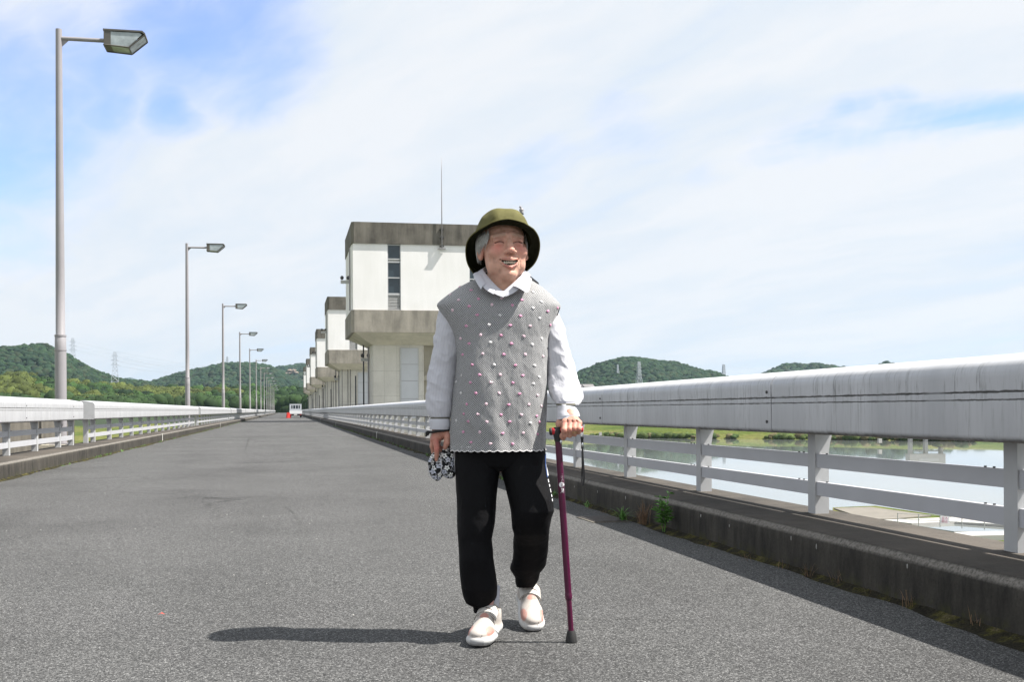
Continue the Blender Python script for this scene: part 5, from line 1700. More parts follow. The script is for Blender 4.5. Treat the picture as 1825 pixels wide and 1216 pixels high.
# ---- hat
HT = L(896, 432.5, -.005)
HQ = rotm('Z', R(7)) @ rotm('Y', R(1.0))
nph = 120
ph = np.linspace(0, 2 * np.pi, nph, endpoint=False)       # 0 = front
cs_, sn_ = np.cos(ph), np.sin(ph)
cf = (1 + cs_) / 2                                         # 1 front, 0 back
def hp(x, fw, z): return np.stack([x, -fw, z], -1)
adeg = np.degrees(np.arccos(np.clip(cs_, -1, 1)))
base_z = np.interp(adeg, [0, 20, 45, 65, 90, 115, 140, 180], [.046, .044, .031, .014, -.006, -.026, -.042, -.052])
def crown_ring(t):     # 0 base .. 1 top
    rr = (1 - t ** 1.75) ** .66 if t < .999 else .02
    k = .972 + .0 * t
    z = base_z * (1 - t) ** 1.15 + .115 * (1 - (1 - t) ** 1.15) + .010 * math.sin(math.pi * t)
    return hp(sn_ * .100 * rr ** .95, cs_ * .108 * rr ** .95 - .004, z)
# brim edge: lifted in front, drooping at the sides and nape
edge_z = np.interp(np.degrees(np.arccos(np.clip(cs_, -1, 1))), [0, 25, 45, 65, 90, 115, 140, 180], [.052, .049, .036, .012, -.022, -.066, -.104, -.118])
edge_z = edge_z + .0045 * np.sin(3 * ph + .8) + .0035 * np.sin(5 * ph + 2.0)
er_x, er_f, er_b = .128, .142, .128
eff = np.where(cs_ > 0, er_f, er_b)
def brim_ring(t, off=0.0):
    b0 = hp(sn_ * .100, cs_ * .108 - .004, base_z)
    e = hp(sn_ * er_x * (1 + .02 * np.sin(2 * ph + 1)), cs_ * eff, edge_z)
    q = b0 * (1 - t) + e * t
    q[:, 2] += math.sin(math.pi * t) * (.003 + .010 * (1 - cf)) - off
    rad = hp(sn_, cs_, sn_ * 0)
    q += rad * math.sin(math.pi * t) * .006 * (1 - cf)[:, None]
    return q
def rings_mesh(name, rings, mat, parent, flip=False, capend=False, noise=.0012):
    A = np.stack(rings); k = len(rings)
    VV = A.reshape(-1, 3)
    VV = VV + noise * np.clip((VV[:, 2:3] - .03) / .03, 0, 1) ** (1 if noise > .003 else 0) * np.stack([fbm(VV, 17, 1, 3), fbm(VV, 17, 2, 3), fbm(VV, 17, 3, 3)], 1)
    VV = VV @ HQ.T + HT
    f_ = []
    for i in range(k - 1):
        for j in range(nph):
            j2 = (j + 1) % nph
            q = (i * nph + j, i * nph + j2, (i + 1) * nph + j2, (i + 1) * nph + j)
            f_.append(q[::-1] if flip else q)
    if capend: f_.append(tuple(range((k - 1) * nph, k * nph)))
    m_ = MB(); m_.add(VV, f_)
    return m_.build(name, mat, parent, smooth=True)
hat = rings_mesh('hat', [crown_ring(t) for t in np.linspace(0, 1, 26)], M['hat'], person, capend=True, noise=.0085)
brim = rings_mesh('brim', [brim_ring(t) for t in np.linspace(0, 1, 16)], M['hat'], hat, flip=True)
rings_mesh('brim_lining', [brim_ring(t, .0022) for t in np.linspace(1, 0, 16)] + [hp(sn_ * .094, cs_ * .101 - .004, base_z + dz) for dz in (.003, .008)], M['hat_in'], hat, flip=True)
eg = MB(); E = brim_ring(1.0, .0011) @ HQ.T + HT
eg.tube([tuple(p) for p in E], .0019, 6, closed=True).build('brim_edge', M['hat'], hat, True)
for t in (.35, .6, .85):
    E = (brim_ring(t) + np.array([0, 0, .0016])) @ HQ.T + HT
    MB().tube([tuple(p) for p in E], .0006, 4, closed=True).build('stitching', M['hat'], hat, True)

# ---- shirt: sleeves, cuffs, collar
def f_sleeve(seed, amp):
    def f(V, al):
        Q = np.stack([V[:, 0] * 1.0, V[:, 1], V[:, 2] * .9 + V[:, 0] * .5], 1)
        r = fbm(Q, 16, seed, 3) * amp + (1 - np.abs(fbm(Q, 26, seed + 9, 2))) ** 3 * amp * .55
        return r
    return f
rowsL = [(536, 800, 840, .03, .05, .05), (552, 784, 836, .03, .050, .05), (595, 776, 826, .03, .05, .05), (653, 767, 816, .03, .048, .05), (704, 758.5, 808, .02, .048, .05), (728, 758.5, 804, .015, .046, .046), (738, 762, 802, .01, .04, .04), (744, 767, 801, .006, .034, .034)]
V, al, N = hloft(rowsL, 150, 80, 2.1, f_sleeve(3, .0085))
slL = link('sleeve', loft_mesh('sleeve', V, al, M['shirt'], thick=.002, N=N), person)
V, al, N = hloft([(744, 767.5, 801, .006, .034, .034), (747.5, 766, 802, .005, .035, .035)], 6, 64, 2.1)
link('sleeve_band', loft_mesh('sleeve_band', V * 1.0, al, M['elastic'], thick=.002, N=N), slL)
V, al, N = hloft([(747, 765.5, 801, .004, .035, .035), (752, 764.5, 802.5, .003, .037, .036), (760, 766, 802.5, .0, .036, .036), (766, 767, 801, -.001, .034, .034)], 30, 64, 2.1, f_sleeve(8, .0016))
link('cuff', loft_mesh('cuff', V, al, M['cotton'], thick=.0025, N=N), slL)
rowsR = [(536, 950, 980, .03, .05, .05), (554, 958, 993.5, .03, .050, .05), (585, 966, 1004, .03, .052, .05), (620, 972, 1013, .025, .052, .05), (650, 974, 1022.5, .02, .052, .05), (680, 976, 1031, .0, .050, .05), (700, 979, 1037.5, -.02, .05, .05), (710, 983, 1039, -.035, .048, .048), (718, 988, 1035.5, -.05, .042, .04), (723, 993, 1029, -.065, .034, .034)]
V, al, N = hloft(rowsR, 150, 80, 2.1, f_sleeve(5, .0085))
slR = link('sleeve', loft_mesh('sleeve', V, al, M['shirt'], thick=.002, N=N), person)
V, al, N = hloft([(719.5, 991, 1030, -.064, .038, .036), (723, 991, 1030, -.068, .038, .036)], 6, 64, 2.1)
link('sleeve_band', loft_mesh('sleeve_band', V, al, M['elastic'], thick=.002, N=N), slR)
V, al, N = hloft([(721, 994, 1023, -.070, .033, .033), (730, 993, 1028, -.078, .035, .034), (738, 993, 1032, -.088, .036, .034), (745.5, 992.5, 1034, -.096, .036, .034)], 30, 64, 2.1, f_sleeve(12, .0016))
V[..., 2] += np.clip((V[..., 0] - V[..., 0].mean()) / .04, -1, 1) * .006 * np.linspace(0, 1, 30)[:, None]
link('cuff', loft_mesh('cuff', V, al, M['cotton'], thick=.0025, N=N), slR)

# ---- vest
def f_vest(V, al):
    zz_ = V[:, 2]
    dn = np.clip((1.12 - zz_) / .45, 0, 1)
    w1 = fbm(np.stack([al * 1.0 + .22 * (zz_ - .9), zz_ * .22, zz_ * 0], 1), 12, 2, 2)
    w2 = fbm(np.stack([al + .6 * zz_, zz_ * .5 - al * .4, zz_ * 0], 1), 17, 6, 3)
    w3 = 1 - np.abs(fbm(np.stack([al * 1.0 + .35 * (zz_ - 1.0), zz_ * .28, zz_ * 0 + 3], 1), 17, 16, 2))
    return .0165 * w1 * (.15 + .85 * dn) + .0042 * w2 * (.3 + .7 * dn) + .0036 * (w3 ** 3) * (.2 + .8 * dn)
rowsV = [(496.5, 852, 938, .045, .030, .04), (500, 841, 947, .042, .045, .05), (505, 831, 955, .04, .056, .055), (512, 818, 965, .036, .068, .062), (520, 806, 975, .03, .080, .068), (528, 795, 984, .026, .092, .072),
         (535, 786, 991, .024, .098, .075), (542, 778, 997, .022, .102, .078), (547, 778.5, 999.5, .022, .106, .08), (560, 787, 994.5, .02, .110, .082), (575, 796, 989, .02, .114, .084), (590, 803.5, 983, .02, .117, .086), (604, 809, 978, .02, .119, .088),
         (640, 812, 975, .018, .124, .09), (700, 807, 974, .014, .132, .094), (750, 803.5, 973, .010, .132, .096), (785, 802, 973, .008, .128, .098), (801, 802, 973, .006, .128, .1)]
VV, val, VN = hloft(rowsV, 260, 200, 2.45, f_vest)
# scalloped hem
last = VV.shape[0] - 1
for i in range(last - 9, last + 1):
    t = (i - (last - 9)) / 9
    VV[i, :, 2] -= t * .0050 * np.abs(np.sin(val[i] * np.pi / .026))
vest = link('vest', loft_mesh('vest', VV, val, M['vest'], thick=.002, N=VN), person)
tr = MB().tube([tuple(p) for p in VV[last]], .0017, 6, closed=True)
tr.build('scalloped_edging', M['yarn'], vest, True)
# armhole edging follows the lower rim of each shoulder cap
def surf_at(u, v, V=VV):
    pv_ = toPix(V.reshape(-1, 3)); front = V.reshape(-1, 3)[:, 1] < .06
    d_ = (pv_[:, 0] - u) ** 2 + (pv_[:, 1] - v) ** 2 + np.where(front, 0, 1e6)
    k = int(np.argmin(d_)); i, j = divmod(k, V.shape[1])
    i2, j2 = min(i + 1, V.shape[0] - 1), (j + 1) % V.shape[1]
    i0 = max(i - 1, 0)
    n_ = np.cross(V[i, j2] - V[i, j - 1], V[i0, j] - V[i2, j]); n_ /= np.linalg.norm(n_) + 1e-9
    if n_[1] > 0: n_ = -n_
    return V[i, j], n_
for sgn, pts in ((-1, [(779, 545), (786, 556), (795, 571), (803, 588), (809, 603), (812, 622)]), (1, [(998, 549), (994, 561), (989, 577), (983, 592), (978, 606), (976, 622)])):
    pp = []
    for u, v in pts:
        p, n_ = surf_at(u - sgn * 1.0, v); pp.append(tuple(p + np.array([sgn * .001, -.002, 0])))
    MB().tube(pp, .0016, 6).build('armhole_edging', M['strap_black'], vest, True)
# pompoms
pm_v, pm_f = ico(2)
def pom(mat, seed):
    d = 1 + .55 * fbm(pm_v, 2.6, seed, 3) + .22 * np.random.default_rng(seed).normal(size=len(pm_v))
    return np_mesh('pompom', pm_v * d[:, None] * np.array([.0054, .0015, .0045]), pm_f, mat, smooth=False)
poms = {'p': [pom(M['pink'], k) for k in range(4)], 'l': [pom(M['palepink'], k + 10) for k in range(4)], 'w': [pom(M['yarn'], k + 20) for k in range(4)]}
PP = [(267, 90, 'p'), (343, 130, 'p'), (217, 157, 'l'), (267, 190, 'l'), (395, 185, 'p'), (337, 228, 'p'), (470, 222, 'l'), (528, 177, 'l'), (607, 222, 'p'), (663, 188, 'p'), (728, 140, 'w'), (780, 200, 'w'), (850, 172, 'l'), (882, 242, 'p'), (233, 255, 'l'), (385, 285, 'p'), (522, 285, 'w'), (655, 290, 'p'), (727, 240, 'w'), (820, 262, 'p'), (772, 305, 'w'), (316, 352, 'p'), (452, 345, 'w'), (585, 350, 'p'), (715, 355, 'l'), (835, 345, 'p'), (400, 410, 'l'), (280, 430, 'l'), (540, 412, 'p'), (672, 415, 'l'), (785, 430, 'w'), (332, 460, 'p'), (462, 455, 'w'), (598, 460, 'p'), (728, 467, 'w'), (293, 528, 'p'), (415, 524, 'l'), (552, 527, 'p'), (685, 530, 'l'), (792, 540, 'l'), (355, 595, 'p'), (485, 590, 'w'), (620, 595, 'p'), (740, 598, 'w'), (285, 658, 'w'), (395, 657, 'p'), (528, 657, 'l'), (667, 660, 'p'), (770, 668, 'w'), (343, 704, 'p'), (255, 700, 'w'), (468, 702, 'l'), (607, 705, 'p'), (730, 710, 'w'), (797, 712, 'l'), (283, 768, 'w'), (378, 769, 'p'), (512, 769, 'l'), (650, 773, 'p'), (755, 782, 'l'), (322, 837, 'p'), (255, 828, 'w'), (438, 835, 'l'), (575, 840, 'p'), (705, 840, 'l'), (780, 848, 'l'), (300, 898, 'p'), (388, 902, 'l'), (524, 905, 'p'), (660, 905, 'l'), (755, 912, 'p'), (332, 944, 'p'), (253, 938, 'w'), (448, 946, 'l'), (587, 947, 'p'), (714, 952, 'w'), (770, 950, 'p'), (300, 1010, 'p'), (400, 1012, 'l'), (537, 1016, 'p'), (668, 1018, 'l'), (757, 1022, 'p'), (347, 1075, 'p'), (468, 1080, 'l'), (607, 1083, 'p')]
for k, (cx_, cy_, t_) in enumerate(PP):
    p, n_ = surf_at(740 + cx_ / 3.475, 480 + cy_ / 3.475)
    o = link('pompom', poms[t_][k % 4], vest)
    o.location = tuple(p + n_ * .0008)
    o.rotation_euler = Vector(-n_).to_track_quat('Y', 'Z').to_euler()

# ---- collar: crossed bands and folded points
def strip(name, inner, outer, mat, parent, th=.0016, rows=6, bulge=.004):
    inner = np.array(inner); outer = np.array(outer); n_ = len(inner)
    cen = L(896, 500, .03)
    A = []
    for t in np.linspace(0, 1, rows):
        q = inner * (1 - t) + outer * t
        r_ = q - cen; r_[:, 2] = 0; r_ /= np.linalg.norm(r_, axis=1)[:, None]
        q = q + r_ * bulge * math.sin(math.pi * t)
        A.append(q)
    A = np.stack(A)
    r_ = A - cen; r_[..., 2] *= .4; r_ /= np.linalg.norm(r_, axis=2, keepdims=True)
    B = A - r_ * th
    m_ = MB(); k = rows * n_
    fs = []
    for i in range(rows - 1):
        for j in range(n_ - 1):
            a, b, c, d = i * n_ + j, i * n_ + j + 1, (i + 1) * n_ + j + 1, (i + 1) * n_ + j
            fs += [(a, b, c, d), (k + d, k + c, k + b, k + a)]
    rim = [j for j in range(n_)] + [i * n_ + n_ - 1 for i in range(1, rows)] + [(rows - 1) * n_ + j for j in range(n_ - 2, -1, -1)] + [i * n_ for i in range(rows - 2, 0, -1)]
    for a, b in zip(rim, rim[1:] + rim[:1]):
        fs.append((a, k + a, k + b, b))
    m_.add(np.concatenate([A.reshape(-1, 3), B.reshape(-1, 3)]), fs)
    return m_.build(name, mat, parent, smooth=50)
def dens(pts, n_=40):
    pts = np.array(pts, float); d_ = np.concatenate([[0], np.cumsum(np.linalg.norm(np.diff(pts, axis=0), axis=1))])
    t = np.linspace(0, d_[-1], n_); q = np.stack([np.interp(t, d_, pts[:, k]) for k in range(pts.shape[1])], 1)
    for _ in range(3): q[1:-1] = (q[:-2] + 2 * q[1:-1] + q[2:]) / 4
    return q
# left band runs over the right one at the throat (u, v, dy)
inA = dens([L(905, 523, -.088), L(893, 517, -.084), L(882, 507, -.072), L(872, 496, -.055), L(864, 486, -.030), L(860, 480, .0), L(866, 474, .05), L(895, 472, .075)])
outA = dens([L(897, 530, -.104), L(885, 526, -.104), L(872, 518, -.098), L(860, 507, -.080), L(851, 496, -.052), L(846, 489, -.01), L(852, 486, .06), L(895, 486, .105)])
inB = dens([L(888, 524, -.080), L(901, 516, -.080), L(913, 506, -.072), L(923, 497, -.055), L(930, 489, -.030), L(934, 483, .0), L(926, 474, .05), L(895, 472, .075)])
outB = dens([L(892, 531, -.098), L(908, 527, -.101), L(922, 518, -.096), L(934, 507, -.078), L(942, 497, -.052), L(946, 490, -.01), L(938, 486, .06), L(895, 486, .105)])
cb_ = strip('collar', inB, outB, M['cotton'], person)
strip('collar_band', inA, outA, M['cotton'], cb_)
inC = dens([L(884, 517, -.089), L(874, 508, -.080), L(866, 499, -.063), L(858, 490, -.038), L(853, 484, .0)])
strip('collar_band', inC, dens([L(880, 525, -.110), L(866, 517, -.104), L(856, 507, -.086), L(847, 497, -.056), L(843, 490, -.01)]), M['cotton'], cb_, bulge=.006)
strip('collar_point', dens([L(934, 489, -.040), L(927, 497, -.068), L(919, 504, -.084), L(913, 509, -.093)], 16), dens([L(948, 498, -.045), L(945, 510, -.084), L(941, 524, -.104), L(926, 514, -.107)], 16), M['cotton'], cb_, bulge=.006)
strip('collar_point', dens([L(857, 489, -.040), L(861, 497, -.066), L(866, 505, -.084)], 16), dens([L(844, 494, -.045), L(850, 505, -.084), L(857, 516, -.105)], 16), M['cotton'], cb_, bulge=.006)

# ---- trousers
def f_pants(seed, amp):
    def f(V, al):
        Q = np.stack([V[:, 0] + .4 * V[:, 2], V[:, 1], V[:, 2] * .55 - .3 * V[:, 0]], 1)
        return fbm(Q, 9, seed, 3) * amp + (1 - np.abs(fbm(Q, 15, seed + 9, 2))) ** 2 * amp * .5
    return f
V, al, N = hloft([(765, 822, 958, .01, .09, .09), (790, 812, 969, .01, .10, .10), (803, 810.5, 971, .01, .102, .102), (820, 810.5, 972, .01, .10, .10), (832, 815, 966, .01, .09, .092), (840, 850, 930, .01, .05, .06)], 60, 120, 2.4, f_pants(2, .003))
pants = link('trousers', loft_mesh('trousers', V, al, M['pants'], cap1=True), person)
rowsPL = [(800, 812, 892, .0, .085, .095), (826, 811, 890.5, -.002, .085, .092), (860, 813, 887, -.01, .082, .088), (900, 815, 884, -.018, .078, .082), (930, 816, 882, -.02, .076, .078), (962, 817.5, 876.5, -.022, .068, .070), (980, 818.5, 878, -.026, .066, .068), (996, 819, 879, -.03, .064, .066), (1020, 820, 883, -.022, .064, .064), (1049, 822, 886.5, -.012, .066, .064), (1062, 825, 885.5, -.006, .060, .060), (1070, 828, 881.5, -.003, .056, .058), (1077, 832, 877.5, -.001, .052, .052), (1081, 843, 877.5, .0, .038, .044), (1086, 843.5, 878.5, .002, .036, .042), (1092, 844, 880, .004, .036, .042)]
V, al, N = hloft(rowsPL, 220, 96, 2.2, f_pants(7, .0048), 1)
link('leg', loft_mesh('leg', V, al, M['pants'], thick=.002, N=N), pants)
VLeft = V
rowsPR = [(800, 890, 971.5, .0, .085, .095), (828, 891, 972, -.004, .085, .092), (867, 901, 979, -.02, .082, .088), (890, 906, 984, -.03, .08, .085), (911, 910, 986, -.035, .08, .082), (925, 911, 981, -.03, .078, .08), (941, 912, 978.5, -.015, .070, .078), (951, 915, 978, -.005, .064, .076), (970, 915.5, 976.5, .06, .060, .070), (996, 914, 974, .115, .058, .064), (1008, 910, 972.5, .135, .056, .062), (1015, 909.5, 968, .145, .054, .060), (1022, 914, 962, .155, .048, .056), (1030, 919, 961, .168, .042, .05), (1037, 919, 958, .180, .038, .046), (1046, 921, 952, .190, .035, .04)]
V, al, N = hloft(rowsPR, 220, 96, 2.2, f_pants(9, .0045), 1)
link('leg', loft_mesh('leg', V, al, M['pants'], thick=.002, N=N), pants)
# side stripes, white edged with navy, with a broken white print below
def surf_strip(V, off, j0, j1, i0, i1, name, mat, slide=0):
    rows_ = range(i0, i1)
    m_ = MB(); vs = []; 
    for n_, i in enumerate(rows_):
        for j in (j0, j1):
            jj = (j + int(slide * n_)) % V.shape[1]
            c_ = V[i].mean(0); d_ = V[i, jj] - c_; d_[2] = 0; d_ /= np.linalg.norm(d_)
            vs.append(V[i, jj] + d_ * off)
    m_.add(vs, [(2 * k, 2 * k + 1, 2 * k + 3, 2 * k + 2) for k in range(len(vs) // 2 - 1)])
    return m_.build(name, mat, pants, smooth=True)
M['navy'] = simple('navy_stripe', (.02, .05, .16), .6, .1, 20)
surf_strip(V, .0014, 20, 24, 4, 44, 'side_stripe', M['white_print'])
surf_strip(V, .0020, 18, 20, 8, 46, 'side_stripe', M['navy'])
for a, b in ((48, 54), (56, 61), (63, 70), (72, 77), (79, 84)):
    surf_strip(V, .0014, 19, 21, a, b, 'side_print', M['white_print'])
surf_strip(VLeft, .0014, 73, 76, 4, 70, 'side_stripe', M['white_print'])

# ---- shoes
def b_shoe(nt, b):
    at = nt.n('Attribute', {'attribute_name': 'Col'}).outputs['Color']
    n_ = nt.n('TexNoise', None, Vector=objco(nt, (300, 300, 300)), Scale=1.0, Detail=3.0).outputs[0]
    put(nt, b, 'Base Color', nt.mix(1.0, at, nt.ramp(n_, [(.3, .93), (.7, 1.05)]), 'MULTIPLY'))
    bump(nt, b, n_, .12, .001)
M['shoe'] = material('shoe_leather_and_mesh', rough=.55, spec=.35, build=b_shoe)
def shoe():
    g = SDF((-.062, -.255, -.012), (.062, .03, .165), .0016)
    y = lambda a: -a
    g.ell((0, -.195, .022), (.046, .050, .024), .001); g.ell((.002, -.150, .020), (.046, .07, .021), .012)
    g.ell((0, -.085, .020), (.036, .08, .021), .012); g.ell((0, -.028, .024), (.037, .042, .026), .012)
    sl, X, Y, Z = g.sub((-1, -1, -1), (1, 1, 1))
    lift = .010 * np.clip((-Y - .19) / .05, 0, 1) ** 2 + X * 0 + Z * 0
    g.d = np.maximum(g.d, -(Z - lift)).astype(np.float32)
    # groove between sole and upper
    g.ell((0, -.190, .040), (.0390, .046, .023), .004); g.ell((.001, -.155, .044), (.040, .055, .026), .010)
    g.cap((0, -.155, .042), (0, -.070, .088), .029, .031, .012)
    g.ell((0, -.040, .060), (.035, .045, .052), .014)
    g.ell((0, -.020, .085), (.028, .028, .035), .012)
    g.cap((0, -.032, .115), (0, -.028, .17), .024, .030, .006, 's')
    g.cap((0, -.060, .118), (0, -.078, .112), .012, .014, .005, 's')
    for s in (-1, 1):
        g.path([(s * .037, -.235, .033), (s * .047, -.195, .032), (s * .047, -.14, .032), (s * .038, -.08, .034), (s * .038, -.02, .036)], .0016, .002, 's')
    g.ell((0, -.080, .122), (.021, .008, .030), .004, rot=rotm('X', R(-28)))    # tongue
    V, Fq = g.nets(); V = lap(V, Fq, 1, .3)
    C = np.tile(np.array([.46, .42, .385]), (len(V), 1))
    x, f_, z = V[:, 0], -V[:, 1], V[:, 2]
    def bl(c, m):
        nonlocal C
        m = np.clip(m, 0, 1)[:, None]; C = C * (1 - m) + np.array(c) * m
    sole = 1 / (1 + np.exp((z - .0335) / .0009))
    for s in (-1, 1):
        e = ((x * s - .032) / .015) ** 2 + ((f_ - .190) / .030) ** 2 + ((z - .046) / .018) ** 2
        bl((.46, .235, .195), 1 / (1 + np.exp((e - 1) * 12)))
    e = (x / .016) ** 2 + ((f_ - .134) / .010) ** 2
    bl((.46, .235, .195), (1 / (1 + np.exp((e - 1) * 10))) * (z > .06))
    e = (x / .030) ** 2 + ((f_ - .080 - (z - .12) * -.5) / .012) ** 2
    bl((.48, .27, .235), (e < 1) * (z > .098))
    bl((.52, .52, .51), sole)
    bl((.38, .38, .38), (f_ > .222) * (z < .030) * (np.abs(x) < .024))
    bl((.55, .52, .50), ((np.abs(z - .0345) < .0016)) * .6)
    bl((.35, .33, .31), (np.abs(np.sqrt((x / .030) ** 2 + ((f_ - .215) / .05) ** 2) - 1) < .03) * (z > .05) * (f_ < .22) * .6)
    bl((.30, .28, .28), (z < .003) * 1.0)
    return V, Fq, C
sv, sf, sc = shoe()
def strap_mb(Rm, o_, y0, y1, r, zc_, tilt=0.0, slot=True):
    """closing strap arched over the instep between y0 and y1"""
    V, n_ = [], 26
    for yy in np.linspace(y0, y1, 7):
        for a in np.linspace(-80, 74, n_):
            rr_ = r
            z_ = .088 - .541 * (-yy - .070) + rr_ * math.cos(R(a))
            V.append(Rm @ np.array([rr_ * math.sin(R(a)) * 1.06, yy + tilt * a / 90, z_]) + o_)
    k = len(V); V = V + [v - (Rm @ np.array([0, 0, .004])) for v in V]
    fs = []
    for i in range(6):
        for j in range(n_ - 1):
            a = i * n_ + j
            fs += [(a, a + 1, a + n_ + 1, a + n_), (k + a + n_, k + a + n_ + 1, k + a + 1, k + a)]
    rim = list(range(n_)) + [i * n_ + n_ - 1 for i in range(1, 7)] + [6 * n_ + j for j in range(n_ - 2, -1, -1)] + [i * n_ for i in range(5, 0, -1)]
    for a, b in zip(rim, rim[1:] + rim[:1]): fs.append((a, k + a, k + b, b))
    return MB().add(V, fs)
M['shoe_white'] = simple('shoe_strap', (.48, .455, .42), .5, .04, 100)
M['seam'] = simple('grey_seam', (.15, .125, .11), .8, .1, 50)
M['slot'] = simple('brown_slot', (.12, .08, .07), .7, .1, 50)
for nm, yaw, pitch, roll_, toe in (('front', -13, 3, 0, L(853, 1151, -.155)), ('rear', 7, 21, 4, L(948, 1124, .115))):
    Rm = rotm('Z', R(yaw)) @ rotm('X', R(pitch)) @ rotm('Y', R(roll_))
    tip = Rm @ np.array([0, -.215, 0.0])
    o_ = toe - tip
    if nm == 'front': o_[2] = .004 - tip[2] - .004 + .001
    else: o_[2] = -tip[2] + .001
    V = sv @ Rm.T + o_
    low = V[:, 2].min()
    V[:, 2] -= low - .001; o_ = o_ - np.array([0, 0, low - .001])
    sh = link('shoe', np_mesh('shoe', V, sf, M['shoe'], sc, smooth=True), person)
    strap_mb(Rm, o_, -.124, -.082, .0365, .0600, -.006).build('strap', M['shoe_white'], sh, smooth=50)
    for ye in (-.124, -.082):
        ln_ = [Rm @ np.array([.0372 * math.sin(R(a)) * 1.06, ye - .006 * a / 90, .088 - .541 * (-ye - .070) + .0372 * math.cos(R(a))]) + o_ for a in np.linspace(-80, 74, 24)]
        MB().tube(ln_, .0009, 5).build('strap_piping', M['seam'], sh, True)
    for xs in (-1, 1):
        ln_ = [Rm @ np.array(q_) + o_ for q_ in ((xs * .036, -.150, .046), (xs * .031, -.168, .058), (xs * .020, -.184, .0625), (xs * .0135, -.205, .0588), (xs * .015, -.224, .049), (xs * .017, -.236, .040))]
        MB().tube(ln_, .0008, 5).build('toe_seam', M['seam'], sh, True)
    sl_ = []
    for a in np.linspace(-2, 32, 9):
        rr_ = .0374; yy = -.106 - .006 * a / 90
        sl_.append(Rm @ np.array([rr_ * math.sin(R(a)) * 1.06, yy, .088 - .541 * (-yy - .070) + rr_ * math.cos(R(a))]) + o_)
    MB().tube(sl_, .0016, 6).build('strap_slot', M['slot'], sh, True)
    an = Rm @ np.array([0, -.036, .115]) + o_
    MB().tube([tuple(an + np.array([0, 0, -.045])), tuple(an + np.array([0, .0, -.01])), tuple(an + np.array([0, .0, .05]))], [.026, .0285, .031], 24).build('sock', M['cotton'], person, True)

# ---- wrist cord
wc_ = MB()
ctr = L(784, 768.5, 0)
wc_.tube([(ctr[0] + .0345 * math.cos(a), ctr[1] + .028 * math.sin(a), ctr[2] + .004 * math.cos(a)) for a in np.linspace(0, 2 * np.pi, 28, endpoint=False)], .0042, 8, closed=True)
for k in range(10):
    a = L(766, 769.5, -.008); b = L(758 + (k % 4) * 1.6, 772 + k * .75, -.012 + .003 * (k % 3))
    wc_.tube([a, (a + b) / 2 + np.array([0, 0, .002]), b], [.0028, .0034, .0016], 5)
wc_.tube([L(797, 768, -.012), L(797.5, 780, -.020), L(795, 790, -.024)], .004, 6)
wc_.build('wrist_cord', M['strap_black'], person, True)
# rings on the finger
rc = L(1023.7, 770.2, -.1445)
rg_m = MB()
for dz in (0, -.0045):
    rg_m.tube([(rc[0] + .0104 * math.cos(a), rc[1] + .0104 * math.sin(a), rc[2] + dz + .0012 * math.cos(a)) for a in np.linspace(0, 2 * np.pi, 24, endpoint=False)], .0009, 6, closed=True)
rg_m.build('finger_rings', M['gold'], person, True)

# ================================================================== cane, held in the hand
cane = empty('walking_cane', tuple(P(1018, 1146, 3.81)), -TH)
cane.location[2] = 0.0
base = Vector(cane.location)
def Cn(u, v, dy):
    """point in the cane's own frame"""
    q = P(u, v, ZP + dy) - np.array([base[0], base[1], 0])
    return np.array([q @ RT, q @ FW, q[2]])
top = Cn(994.5, 778, -.115); tip = Cn(1018, 1128, -.093); jn = Cn(1013.0, 1061, -.096)
MB().tube([top, top + (jn - top) * .5, jn], .0112, 24).build('upper_tube', M['cane'], cane, 40)
MB().tube([jn - (tip - jn) * .06, jn + (tip - jn) * .02, jn + (tip - jn) * .10, jn + (tip - jn) * .13], [.0112, .0126, .0122, .0104], 24).build('collar', M['cane'], cane, 40)
MB().tube([jn + (tip - jn) * .06, tip], .0092, 24).build('lower_tube', M['cane'], cane, 40)
fe = MB().tube([tip + np.array([-.0003, 0, .006]), tip + np.array([0, 0, .0]), (tip[0], tip[1], .022), (tip[0], tip[1], .006), (tip[0], tip[1], .0005)], [.0125, .0145, .0170, .0195, .0190], 24)
fe.build('rubber_tip', M['black'], cane, 40)
hA, hB = Cn(983, 769.5, -.120), Cn(1039.5, 765.0, -.120)
hn = MB(); d_ = hB - hA
hn.tube([hA, hA + d_ * .12, hA + d_ * .22, hA + d_ * .5, hA + d_ * .85, hA + d_ * .97, hB], [.0125, .0118, .0105, .0118, .0118, .0112, .007], 20)
hn.build('handle', M['canered'], cane, True)
MB().tube([hA + d_ * -.075, hA + d_ * -.06, hA + d_ * .01], [.007, .0118, .0128], 20).build('end_cap', M['black'], cane, True)
MB().tube([Cn(992.5, 761.5, -.120), Cn(993, 768, -.120), Cn(994, 776, -.117), Cn(995, 787, -.115)], [.0105, .0150, .0148, .0122], 20).build('neck_grip', M['black'], cane, 50)
MB().tube([hA + d_ * .11, hA + d_ * .20], .0126, 20).build('ring', M['silver'], cane, 40)
# reflector
dm = Cn(1000, 788, -.131)
MB().add([dm + np.array(v) for v in ((0, 0, .0075), (-.0045, 0, 0), (0, 0, -.0075), (.0045, 0, 0), (0, -.002, 0))], [(0, 1, 4), (1, 2, 4), (2, 3, 4), (3, 0, 4)]).build('reflector', M['silver'], cane)
